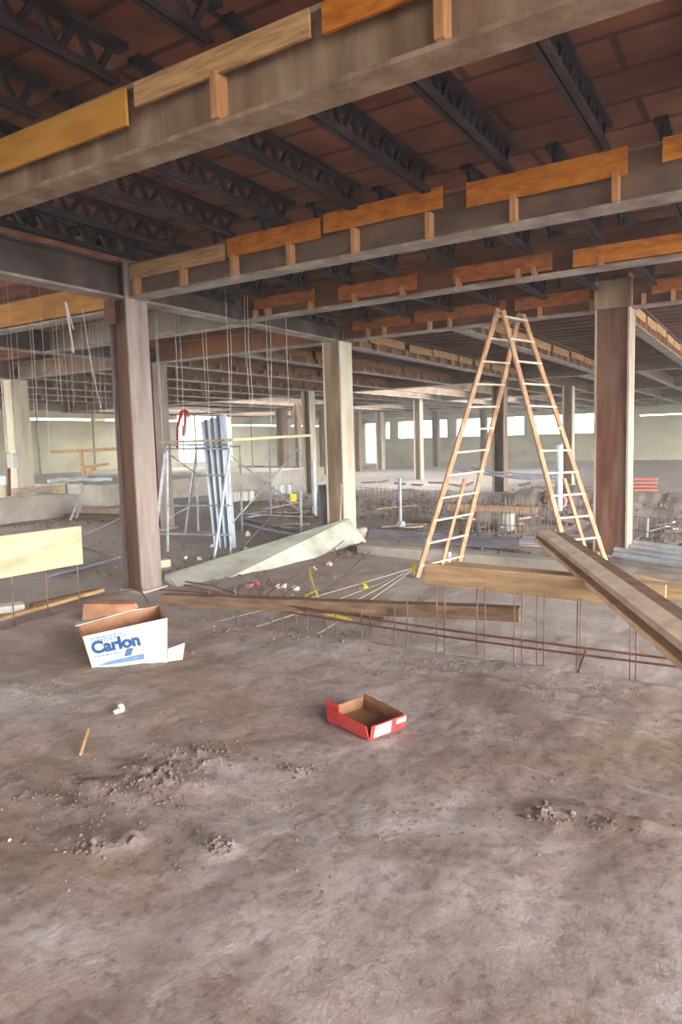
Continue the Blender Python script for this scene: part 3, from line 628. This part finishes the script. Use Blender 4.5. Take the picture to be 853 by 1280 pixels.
# ------------------------------------------------------------------ pipes
def pipe(label, pts, r, m_, group=None, n=10, name='plastic_pipe', cat='pipe'):
    m = MB(); m.tube(pts, r, n); tag(m.obj(name, m_, loc=pts[0], smooth=False), label, cat, group)
def vert(label, px, py, ptop, r_, m_, n=10, dz=-.05):
    f = GG(px, py, 0, dz); d_ = ray(px, ptop); t_ = math.hypot(f.x, f.y)/math.hypot(d_.x, d_.y)
    pipe(label, [f, (f.x, f.y, HC+d_.z*t_)], r_, m_, n=n, name='standpipe')
for i in range(4):
    o = i*.11
    pipe(['lowest','second','third','topmost'][i]+' of the long grey conduits lying behind the ladder feet', [GG(462,675-i*1.3,0,.05+o*.3), GG(560,683-i*1.8,0,.05+o*.3), GG(650,689-i*1.2,0,.05+o*.3), GG(745,691-i*1.0,0,.05+o*.3)], .045, PIPEG, 'long grey conduits')
for i in range(6):
    z = .08+.05*(i % 3); k = i*2.6
    pipe('grey conduit of the curved bundle lying left of the middle column', [GG(283+i,640+k*.9,0,z), GG(305,650+k*.9,0,z), GG(330,657+k,0,z), GG(360,663+k,0,z), GG(398,668+k,0,z)], .04, PIPEG, 'curved conduit bundle')
for i in range(4):
    pipe(['lower left','lower right','upper left','upper right'][i]+' pale pipe of the stack at the right edge', [GG(768+i*1.5,702-i*4.5,0,.12+.03*i), GG(856,716-i*4.5,0,.12+.03*i)+Vector((.5,-.3,0))], .055, PIPEL, 'pale pipes at the right edge')
vert('upright dark grey cylinder left of the middle column', 406, 675, 606, .13, PIPEG, 16)
vert('thin upright pipe stub in the pit right of the middle column', 501, 657, 598, .045, GALV)
vert('blue grey vertical tube behind the right ladder rails', 699, 636, 556, .10, PIPEL)
vert('short upright pipe stub at the right edge before the rubble', 809, 672, 648, .04, GALV)
pipe('thin pale post leaning at the corner of the middle column', [GG(425,672,0,0), D(427,606,13.3)], .02, COL_P, name='standpipe')
vert('pale vertical post between the scaffold and the middle column', 394, 645, 575, .07, PIPEL)
vert('small white standpipe at the foot of the left ladder half', 562, 707, 690, .03, WHITE)
m = MB(); p = GG(501,662,0,.12); m.lump(p, .14, (1,1,.75), .12); tag(m.obj('plastic_bottle', BLUEW, loc=p), 'crumpled pale blue bottle at the foot of the thin pipe stub', 'bottle')
m = MB(); p = GG(633,664); m.tube([p, p+Vector((0,0,.45))], [.20,.22], 16); tag(m.obj('bucket', CONC, loc=p), 'pale bucket among the rebar uprights between the ladder halves', 'bucket')
m = MB(); p = D(701,627,22); m.tube([p+RIGHT*.16*math.cos(a*math.tau/12)+DOWN*.2*math.sin(a*math.tau/12) for a in range(13)], .05, 6); tag(m.obj('coil', PINK, loc=p), 'pink round coil hanging behind the right ladder half', 'coil')
m = MB(); p = D(683,625,22); m.lump(p, .16, (1,1,1.2), .1); tag(m.obj('bundle', COL_B, loc=p), 'dark brown bundle left of the pink coil', 'bundle')
for i, (x0,y0,x1,y1) in enumerate([(574,588,690,596),(590,584,640,591),(640,592,720,590),(600,592,700,598)]):
    pipe('thin grey conduit hanging at waist height through the ladder, one of four', [D(x0,y0,24), D((x0+x1)/2,(y0+y1)/2+3,24), D(x1,y1,24)], .035, PIPEG, 'conduits through the ladder')
m = MB(); q = D(803,604,27)
for k in range(4): m.bar(q+RIGHT*-.5+Vector((0,0,-.25+.14*k)), q+RIGHT*.5+Vector((0,0,-.25+.14*k)), .5, .09)
for s in (-.35, .1): m.box(q.x+s, q.x+s+.08, q.y-.1, q.y+.1, q.z-1.2, q.z-.2)
tag(m.obj('brick_stack', BRICK, loc=q), 'stack of red boards on trestle legs right of the thick red column', 'stack')
# big culvert mouth in the far bank, right of the ladder centre
# white cans
def can(p, r=.13, h=.42):
    m = MB(); m.tube([p, p+Vector((0,0,h*.93)), p+Vector((0,0,h))], [r, r, r*.8], 12); return m
pc = G(295,628); t = thing('can', 'small white can in the row behind the scaffold, front group', 'can', pc, 'white cans behind the scaffold'); can(pc).obj('canister', WHITE, t); m = MB(); m.tube([pc+Vector((0,0,.42)), pc+Vector((0,0,.46))], .06, 8); m.obj('cap', CONCD, t)
for px, py in [(300,628),(305,628),(309,627),(314,627)]: dup(t, G(px, py), 0)
t2 = dup(t, G(346,618), 0, 'small white can in the row behind the scaffold, rear group by the yellow tag')
for px, py in [(351,618),(356,617),(361,617),(365,616)]: dup(t2, G(px, py), 0)
m = MB(); a, b = D(292,612,33), D(372,608,33); m.bar(a+Vector((0,0,-.6)), b+Vector((0,0,-.6)), 1.0, .9); tag(m.obj('debris_heap', DIRTB, bevel=.1), 'dark heap of lumber behind the white cans', 'heap') if False else None

# ------------------------------------------------------------------ things on the far left ledge
def crate(label, px, py, wpx, hpx, dist, m_, name='carton', cat='box', lines=None):
    c = D(px, py, dist); w_ = wpx/FP*dist; h = hpx/FP*dist
    t = thing(name, label, cat, c+Vector((0,0,-h/2)))
    r = Vector((RIGHT.x, RIGHT.y, 0)).normalized(); n_ = Vector((r.y, -r.x, 0))
    m = MB(); m.bar(c-r*w_/2, c+r*w_/2, .35, h); m.obj('body', m_, t, bevel=.01)
    m = MB(); m.bar(c-r*w_/2+Vector((0,0,h/2+.006)), c+r*w_/2+Vector((0,0,h/2+.006)), .34, .012); m.obj('lid', CREAM, t)
    return t
crate('pale yellow carton on the left ledge below the far left column', 76, 610, 16, 13, 23, CREAM)
crate('white carton right of the pale yellow one on the left ledge', 94, 611, 15, 12, 23, WHITE)
crate('cream bucket box at the very left edge on the ledge', 3, 615, 12, 15, 22, CREAM)
crate('white sack hanging on the rusty stake at the left edge', 16, 576, 8, 18, 22, WHITE, 'sack', 'sack')
for i in range(9):
    a = D(10+i*3, 612+i % 3*2.2, 22.2); b = D(62+i*2, 607+i % 4*2.4, 22.6)
    board('scrap_lumber', 'grey scrap stick of the heap on the left ledge', a, b, .09, .035, PLANKG, cat='lumber', group='scrap sticks on the ledge')
board('stake', 'rusty brown stake standing on the left ledge', D(11,620,22), D(10,566,22), .10, .10, COL_B, cat='stake')
t = thing('guard_rail', 'tan wooden guard rail along the far left ledge', 'railing', D(103,600,28))
for nm, x0,y0,x1,y1,w_ in [('top_rail',63,565,146,561,.12),('post',101,563,105,600,.12),('brace',118,583,104,600,.1),('mid_rail',104,584,136,580,.1)]:
    m = MB(); m.bar(D(x0,y0,28), D(x1,y1,28), w_, w_*.7 if nm != 'post' else w_, up=FWD); m.obj(nm, TANWOOD, t)
board('plastic_sheet', 'pale blue plastic sheeting heaped on the far ledge right of the cream column', D(60,601,26), D(138,598,27), .8, .12, BLUEW, cat='sheeting', seg=10, wob=.05)
board('plastic_sheet', 'pale blue sheeting behind the left edge bucket', D(-10,600,27), D(33,601,27), .8, .35, BLUEW, cat='sheeting', seg=8, wob=.05)
t = thing('step_ladder', 'small folded grey step ladder leaning on the ledge', 'ladder', GG(88,650))
for dx in (0, 8):
    m = MB(); m.bar(D(88+dx,650-dx*.3,22), D(97+dx*.6,630-dx*.2,22.2), .05, .05); m.obj('rail', GALV, t)
for k in (.2, .45, .7):
    m = MB(); m.bar(D(88+9*k,650-20*k,22), D(96+6*k,648-20*k,22), .04, .02); m.obj('rung', GALV, t)
m = MB(); c = D(125,643,23.5); m.bar(c-RIGHT*.6, c+RIGHT*.6, .3, .42); tag(m.obj('wooden_form', PLANKG, loc=c), 'brownish boxed form standing before the far concrete ledge', 'form')
pipe('blue grey hose lying on the pit floor left of the dark brown column', [GG(60,722,0,.03), GG(110,710,0,.03), GG(150,698,0,.03)], .035, PIPEG, name='hose', cat='hose')
pipe('thin brown hose curving on the pit floor above the blue grey hose', [GG(100,685,0,.02), GG(122,691,0,.02), GG(138,701,0,.02)], .02, BEAMW, name='hose', cat='hose')
pipe('taut pale cord from the panel corner to the dark brown column', [D(98,672,13), D(150,648,14)], .008, ROPE, name='cord', cat='cord')

# ------------------------------------------------------------------ wires hanging from the roof
wl = [(3,375,500),(8,372,560),(16,372,545),(33,372,520),(36,376,560),(48,420,560),(62,372,500),(66,380,505),(75,400,540),(84,378,505),(98,372,520),(108,375,530),(112,378,500),(117,372,545),(123,372,560),(134,375,560),(138,375,600),
      (190,380,505),(193,385,560),(215,390,520),(221,395,560),(250,390,500),(254,400,575),(281,392,530),(285,395,500),(305,400,510),(309,405,508),(332,410,530),(336,412,505),(356,412,520)]
for px, y0, y1 in wl:
    dist = random.uniform(11.5, 15) if px < 140 else random.uniform(12, 14)
    a = D(px, 350, dist); lam = (5.25-a.z); a = Vector((a.x, a.y, 5.2)); zb = D(px, y1, dist).z
    m = MB(); m.tube([a, (a.x+random.uniform(-.03,.03), a.y, (a.z+zb)/2), (a.x+random.uniform(-.05,.05), a.y, zb)], .0055, 4)
    tag(m.obj('hanger_wire', WIRE, loc=a), 'thin pale hanger wire dangling from the deck %s' % ('left of the first column' if px < 140 else 'between the first and the middle column'), 'wire', 'hanger wires at left' if px < 140 else 'hanger wires in the middle')
a = D(82,378,9.5); m = MB(); m.tube([a, D(92,441,9.5)], .016, 6); tag(m.obj('hanger_rod', WIRE, loc=a), 'thick white rod dangling in front of the yellow board', 'rod')
a = D(83,380,9.6); m = MB(); m.tube([a, D(92,412,9.6)], .010, 6); tag(m.obj('hanger_rod', WIRE, loc=a), 'short thin rod crossing behind the thick white rod', 'rod')
m = MB(); m.tube([D(103,385,10), D(113,450,10), D(126,510,10)], .006, 5); tag(m.obj('hanger_wire', WIRE), 'long slanting wire left of the first column', 'wire')

# ------------------------------------------------------------------ Carlon carton
def lettering(text, size, ext, m_, name, parent, mw):
    cu = bpy.data.curves.new(name, 'FONT'); cu.body = text; cu.size = size; cu.extrude = ext; cu.offset = size*.045
    tmp = bpy.data.objects.new('tmp', cu); C.objects.link(tmp); bpy.context.view_layer.update()
    me = bpy.data.meshes.new_from_object(tmp.evaluated_get(bpy.context.evaluated_depsgraph_get())); bpy.data.objects.remove(tmp)
    me.transform(mw); me.materials.clear(); me.materials.append(m_)
    o = bpy.data.objects.new(name, me); C.objects.link(o); o.parent = parent; return o
INK = mat('blue print', [(34,66,120),(54,88,140)], 14, .8)
INKL = mat('faded blue print', [(96,124,164),(124,148,180)], 14, .8)
CARDW = mat('white carton face', [(156,160,148),(192,202,190),(200,210,198)], 6, .8, pos=[.28,.4,.7])
CARDB = mat('brown cardboard', [(140,96,72),(176,128,98),(192,148,116)], 4, .85)
fl = GG(116,834,.61); fr = GG(209,828,.61)
zc = (fl.z+fr.z)/2
ex = (fr-fl); ex.z = 0; L_ = ex.length; ex.normalize(); ey = Vector((-ex.y, ex.x, 0)); ez = Vector((0,0,1))
fl = Vector((fl.x, fl.y, fl.z))
hh = 46/FP*(fl-O).dot(FWD); dpt = .36
t = thing('carton', 'white and brown open carton printed with blue lettering, on the slab at left', 'carton', fl)
def W3(a, b, c): return fl + ex*a + ey*b + ez*c
def sheet(name, pts, m_, th=.006, parent=t):
    pts = [Vector(p) for p in pts]; n_ = (pts[1]-pts[0]).cross(pts[3]-pts[0]).normalized()*th
    mb_ = MB(); mb_.add(pts+[p+n_ for p in pts], [(3,2,1,0),(4,5,6,7),(0,1,5,4),(1,2,6,5),(2,3,7,6),(3,0,4,7)]); return mb_.obj(name, m_, parent)
lean = -.03
front = sheet('front_panel', [W3(0,0,-.02), W3(L_,0,-.01), W3(L_+.02,lean,hh*1.28), W3(-.05,lean,hh*.90)], CARDW)
sheet('back_panel', [W3(-.12,dpt,0), W3(L_-.08,dpt,0), W3(L_-.10,dpt+.05,hh*1.28), W3(-.20,dpt+.03,hh*.92)], CARDB)
sheet('left_panel', [W3(0,0,0), W3(-.12,dpt,0), W3(-.20,dpt+.03,hh*.92), W3(-.05,lean,hh*.90)], CARDB)
sheet('right_panel', [W3(L_,0,0), W3(L_-.08,dpt,0), W3(L_-.10,dpt+.05,hh*1.28), W3(L_+.02,lean,hh*1.28)], CARDB)
sheet('bottom_panel', [W3(0,0,.004), W3(L_,0,.004), W3(L_-.08,dpt,.004), W3(-.12,dpt,.004)], CARDB)
sheet('back_flap', [W3(-.20,dpt+.03,hh*.92), W3(L_-.22,dpt+.05,hh*1.22), W3(L_-.30,dpt-.10,hh*1.30), W3(-.17,dpt-.12,hh*.96)], CARDW)
sheet('torn_flap', [W3(L_,0,.005), W3(L_+.12,-.02,.02), W3(L_+.14,.02,.14), W3(L_+.01,.02,.10)], CARDW)
# print on the front
fx = (W3(L_,0,0)-W3(0,0,0)).normalized(); fy = (W3(0,lean,hh)-W3(0,0,0)).normalized(); fz = fx.cross(fy)
if fz.dot(FWD) > 0: pass
fnn = (O-fl).normalized(); nrm = fz if fz.dot(fnn) > 0 else -fz
tilt = math.radians(8)
def M3(a, c, off=.009, rot=tilt):
    X = fx*math.cos(rot)+fy*math.sin(rot); Y = -fx*math.sin(rot)+fy*math.cos(rot); o = fl-Vector(t['_loc'])+fx*a+fy*c+nrm*off
    return Matrix(((X.x,Y.x,nrm.x,o.x),(X.y,Y.y,nrm.y,o.y),(X.z,Y.z,nrm.z,o.z),(0,0,0,1)))
lettering('Carlon', .118, .0012, INK, 'lettering', front, M3(.02, .135)) if False else None
def put(text, size, a, c, m_, name='lettering'):
    o = lettering(text, size, .0012, m_, name, front, M3(a, c)); return o
put('Carlon', L_*.235, L_*.02, hh*.40, INK)
def strip(a0, c0, a1, c1, h, m_, name='print_line', dash=0):
    mb_ = MB(); X = fx*math.cos(tilt)+fy*math.sin(tilt); Y = -fx*math.sin(tilt)+fy*math.cos(tilt)
    a = a0
    while a < a1:
        b = min(a1, a+(random.uniform(.01,.035) if dash else a1-a0)); o = fl+fx*a+fy*(c0+(c1-c0)*(a-a0)/(a1-a0))+nrm*.009
        o2 = fl+fx*b+fy*(c0+(c1-c0)*(b-a0)/(a1-a0))+nrm*.009
        mb_.add([o, o2, o2+fy*h, o+fy*h, o+nrm*.001, o2+nrm*.001, o2+fy*h+nrm*.001, o+fy*h+nrm*.001], [(3,2,1,0),(4,5,6,7),(0,1,5,4),(1,2,6,5),(2,3,7,6),(3,0,4,7)]); a = b+(.008 if dash else 1)
    mb_.obj(name, m_, front)
strip(0, hh*.80, L_*.42, hh*.92, .010, INKL, dash=1); strip(0, hh*.74, L_*.5, hh*.87, .009, INKL, dash=1); strip(0, hh*.68, L_*.3, hh*.77, .009, INKL, dash=1)
strip(L_*.03, hh*.28, L_*.40, hh*.38, .010, INKL, dash=1)
for k in range(4): strip(L_*(.47-.010*k), hh*(.44-.055*k), L_*(.56-.010*k), hh*(.455-.055*k), .012, INK, 'emblem')
mb_ = MB()
def q3(a, c): return fl+fx*a+fy*c+nrm*.009
mb_.add([q3(L_*.02,hh*.02), q3(L_*.70,hh*.15), q3(L_*.70,hh*.32), q3(L_*.24,hh*.16), q3(L_*.02,hh*.02)+nrm*.001, q3(L_*.70,hh*.15)+nrm*.001, q3(L_*.70,hh*.32)+nrm*.001, q3(L_*.24,hh*.16)+nrm*.001], [(3,2,1,0),(4,5,6,7),(0,1,5,4),(1,2,6,5),(2,3,7,6),(3,0,4,7)])
mb_.obj('printed_band', INKL, front)
# second carton behind
q = GG(103,775,.61)
t = thing('carton', 'crushed brown carton lying behind the white printed one', 'carton', q)
fl_, ex_, ey_ = q, ex, ey
def V3(a, b, c): return q + ex*a + ey*b + ez*c
sheet('left_side', [V3(0,0,0), V3(.0,.3,0), V3(.03,.28,.10), V3(.02,0,.14)], CARDB, parent=t)
sheet('front_side', [V3(0,0,0), V3(.55,.02,0), V3(.50,.04,.11), V3(.02,0,.15)], CARDB, parent=t)
sheet('top_flap', [V3(.02,0,.15), V3(.50,.04,.115), V3(.45,.30,.10), V3(.10,.28,.13)], CARDB, parent=t)
sheet('back_side', [V3(0,.3,0), V3(.5,.3,0), V3(.45,.3,.10), V3(.10,.28,.13)], CARDB, parent=t)
# ------------------------------------------------------------------ red tray box
cn = GG(462,925,.61); rt = GG(505,909,.61); lf = GG(411,901,.61); zt_ = max(cn.z, rt.z, lf.z)+.012; cn = G(462,925,zt_); rt = G(505,909,zt_); lf = G(411,901,zt_); bk = rt+(lf-cn)
t = thing('cardboard_tray', 'open red cardboard tray lying on the slab in the centre foreground', 'tray', cn)
h1 = .085; e = Vector((0,0,1))
REDC = mat('red printed card', [(186,44,48),(214,62,60),(200,84,76)], 10, .6)
KRAFT = mat('kraft card inside', [(126,92,68),(156,116,84)], 8, .85)
n1 = (rt-cn).cross(e).normalized(); n2 = (lf-cn).cross(e).normalized()
sheet('front_side', [cn, rt, rt+e*h1*1.0+n1*.02, cn+e*h1+n1*.02], REDC, .005, t)
sheet('left_side', [lf, cn, cn+e*h1-n2*.02, lf+e*h1*1.1-n2*.01], REDC, .005, t)
sheet('right_side', [rt, bk, bk+e*h1*1.25+Vector((.015,.0,0)), rt+e*h1], KRAFT, .005, t)
sheet('back_side', [bk, lf, lf+e*h1*.8+Vector((-.01,.02,0)), bk+e*h1*.9+Vector((0,.03,0))] , KRAFT, .005, t)
sheet('floor', [cn+e*.006, rt+e*.006, bk+e*.006, lf+e*.006], KRAFT, .004, t)
sheet('corner_flap', [lf, lf+(cn-lf)*.28, lf+(cn-lf)*.30+e*.12, lf-(cn-lf)*.03+e*.13], REDC, .006, t)
dF = (rt-cn); n1o = n1 if n1.dot(O-cn) > 0 else -n1; o_ = n1o*.006
def tp(a, c, off): return cn+dF*a+e*h1*c+n1*.02*c+n1o*off
sheet('label', [tp(.08,.12,.010), tp(.55,.12,.010), tp(.55,.95,.010), tp(.08,.95,.010)], WHITE, .0015, t)
sheet('label_stripe', [tp(.16,.3,.014), tp(.40,.3,.014), tp(.40,.9,.014), tp(.16,.9,.014)], mat('pale mint label', [(190,222,206),(206,232,218)], 12, .7), .0015, t)
sheet('label', [tp(.70,.55,.010), tp(.98,.55,.010), tp(.98,.9,.010), tp(.70,.9,.010)], WHITE, .0015, t)

# ------------------------------------------------------------------ rubble
random.seed(21)
def rock(label, px, py, rpx, m_, name='rubble_chunk', cat='rubble', group=None, z0=0):
    p = GG(px, py, z0); d = (p-O).dot(FWD); r = rpx/FP*d
    m = MB(); m.lump(p+Vector((0,0,r*.35)), r, (1,.8,.6), .28); return tag(m.obj(name, m_, loc=p), label, cat, group)
for x, y, r in [(308,688,4),(315,691,5),(324,688,4),(332,690,4),(340,692,6),(352,694,5),(336,683,3),(368,688,6),(272,680,4),(266,684,4),(280,677,4),(276,671,4),(310,670,5),(288,675,3),(412,707,4),(371,738,5),(355,735,5),(347,735,4),(394,712,3),(250,700,3),(232,699,3)]:
    rock('white chunk of plaster rubble on the dirt around the curb', x, y, r*1.25, WHITE, group='white rubble chunks')
for x, y, r in [(312,735,7),(322,732,6),(338,727,5)]: rock('reddish brick chunk lying against the curb above the timber', x, y, r, BRICK, group='brick chunks')
rock('pale crumbled mortar lump on the slab right of the carton', 152, 889, 9, CONCD, 'mortar_lump', z0=.61)
rock('small mortar lump right of the crumbled pale one', 146, 891, 5, CONCD, 'mortar_lump', z0=.61)
for x, y, r, lab in [(166,1053,7,'pale clod at the lower left foreground, roundest'),(118,1054,6,'clod at the bottom left corner beside the round one'),(175,1030,4,'small pale clod above the round foreground one'),(12,1051,2.4,'tiny white pebble in the bottom left corner'),(676,1018,6,'dark crumbled clod in the lower right foreground'),(716,1018,6,'long broken clod right of the dark crumbled one')]:
    rock(lab, x, y, r, WHITE if 'white' in lab else DIRTB, 'dirt_clod', 'clod', z0=.61)
m = MB(); a = GG(101,948,.61,.02); b = GG(112,926,.61,.07); m.bar(a, b, .012, .008); tag(m.obj('wood_splinter', TANWOOD, loc=a), 'pale wood splinter sticking up from the mud at left', 'stick')
m = MB(); a = GG(150,808,.61,.01)
# scattered crumbs: uncountable
m = MB()
def cl(px, py, sx, sy, n, r0, r1, z0=.61):
    for _ in range(n):
        p = GG(px+random.gauss(0, sx), py+random.gauss(0, sy), z0); m.lump(p+Vector((0,0,r0*.05)), random.uniform(r0, r1), (1,.9,.7), .3)
for c in [(205,965,26,10,200,.004,.015),(130,985,45,10,110,.003,.011),(60,1005,40,14,90,.003,.010),(110,1058,22,6,50,.005,.013),(255,940,30,8,90,.004,.012),(270,1055,16,5,40,.006,.014),(745,1025,35,6,50,.003,.010),(678,1015,8,6,40,.006,.014),
          (370,960,10,5,25,.005,.012),(330,910,120,30,120,.004,.009),(600,930,150,50,120,.004,.009),(400,1000,200,40,140,.004,.009),(40,862,40,8,90,.004,.011),(700,866,70,8,110,.004,.010),(550,830,60,8,100,.006,.014),(400,790,60,8,120,.008,.018),(300,775,40,6,80,.008,.018),(200,800,60,15,60,.006,.012),(150,1035,150,40,160,.003,.008)]: cl(*c)
tag(m.obj('dirt_crumbs', DIRTB), 'crumbs of dried mud scattered over the slab', 'dirt', kind='stuff')
m = MB()
for c in [(280,705,60,12,260,.015,.04,0),(330,740,50,10,160,.015,.04,0),(440,684,12,6,120,.02,.06,0),(560,668,90,6,300,.02,.07,0),(700,680,60,8,160,.02,.06,0),(820,672,40,10,240,.02,.06,0),(600,640,120,8,200,.03,.10,0),(500,628,60,6,200,.03,.10,0),(100,690,60,14,120,.015,.04,0),(60,655,50,5,120,.02,.05,0),(800,625,50,8,140,.03,.09,0),(350,640,50,8,160,.03,.09,0),(560,712,40,5,80,.01,.03,0),(640,790,110,22,240,.004,.014,0),(480,765,70,15,200,.006,.018,0)]: cl(*c)
tag(m.obj('pit_gravel', DIRTB), 'loose gravel and spoil in the pit and along the trenches', 'gravel', kind='stuff')
random.seed(5)
for i, (x0,y0,x1,y1) in enumerate([(505,655,540,658),(560,652,600,655),(610,662,655,660),(680,655,720,662),(700,690,752,700),(640,690,690,695),(590,700,640,703),(660,600,672,590),(470,640,520,636),(300,630,345,634),(330,640,372,632),(260,640,300,646),(380,640,398,655)]):
    board('scrap_lumber', 'scrap board lying among the rubble of the middle ground', GG(x0,y0,0,.10), GG(x1,y1,0,.12), .16, .04, [BEAMW, PLANKG, PLANKX][i % 3], cat='lumber', group='scrap boards in the middle ground')
random.seed(11)
for i in range(34):
    x0 = random.choice([random.uniform(450,760), random.uniform(290,400), random.uniform(790,850)]); y0 = random.uniform(648, 672) if x0 > 450 else random.uniform(632, 660)
    if abs(x0-767) < 35 or abs(x0-427) < 30: continue
    a = GG(x0, y0, 0, .08); b = GG(x0+random.uniform(12,38), y0+random.uniform(-4,5), 0, .12)
    board('scrap_lumber', 'scrap board lying among the rubble of the middle ground', a, b, random.uniform(.06,.2), .04, random.choice([BEAMW, PLANKG, PLANKX, CONCD, PIPEG]), cat='lumber', group='scrap boards in the middle ground')
for x0, y0, x1, y1, n_ in ((452,603,600,608,7),(290,632,372,628,8),(650,608,745,612,6)):
    for i in range(n_):
        k = i/n_; a = GG(x0+(x1-x0)*k, y0+(y1-y0)*k+random.uniform(-2,2), 0, .04); b = GG(x0+(x1-x0)*k+random.uniform(10,24), y0+(y1-y0)*k+random.uniform(-3,3), 0, .08)
        board('scrap_lumber', 'scrap stick lying on the spoil bank before the bright floor', a, b, .12, .08, random.choice([BEAMW, PLANKX, BARE]), cat='lumber', group='scrap sticks on the spoil banks')
for k in list(bpy.data.objects):
    if '_loc' in k.keys(): del k['_loc']

# ------------------------------------------------------------------ added haze volume, imitating a film glow over the hall
hm = bpy.data.materials.new('veiling haze'); hm.use_nodes = True; N = hm.node_tree.nodes; N.remove(N['Principled BSDF'])
vsn = N.new('ShaderNodeVolumeScatter'); vsn.inputs['Color'].default_value = (1, .97, .94, 1); vsn.inputs['Density'].default_value = .0045; vsn.inputs['Anisotropy'].default_value = .3
hm.node_tree.links.new(vsn.outputs[0], N['Material Output'].inputs['Volume'])
mb = MB(); mb.box(-37, 7.9, -6, 64.4, -1.5, 4.95)
o = mb.obj('veil_haze', hm); tag(o, 'added haze veiling the hall like film glow', 'haze', kind='stuff')
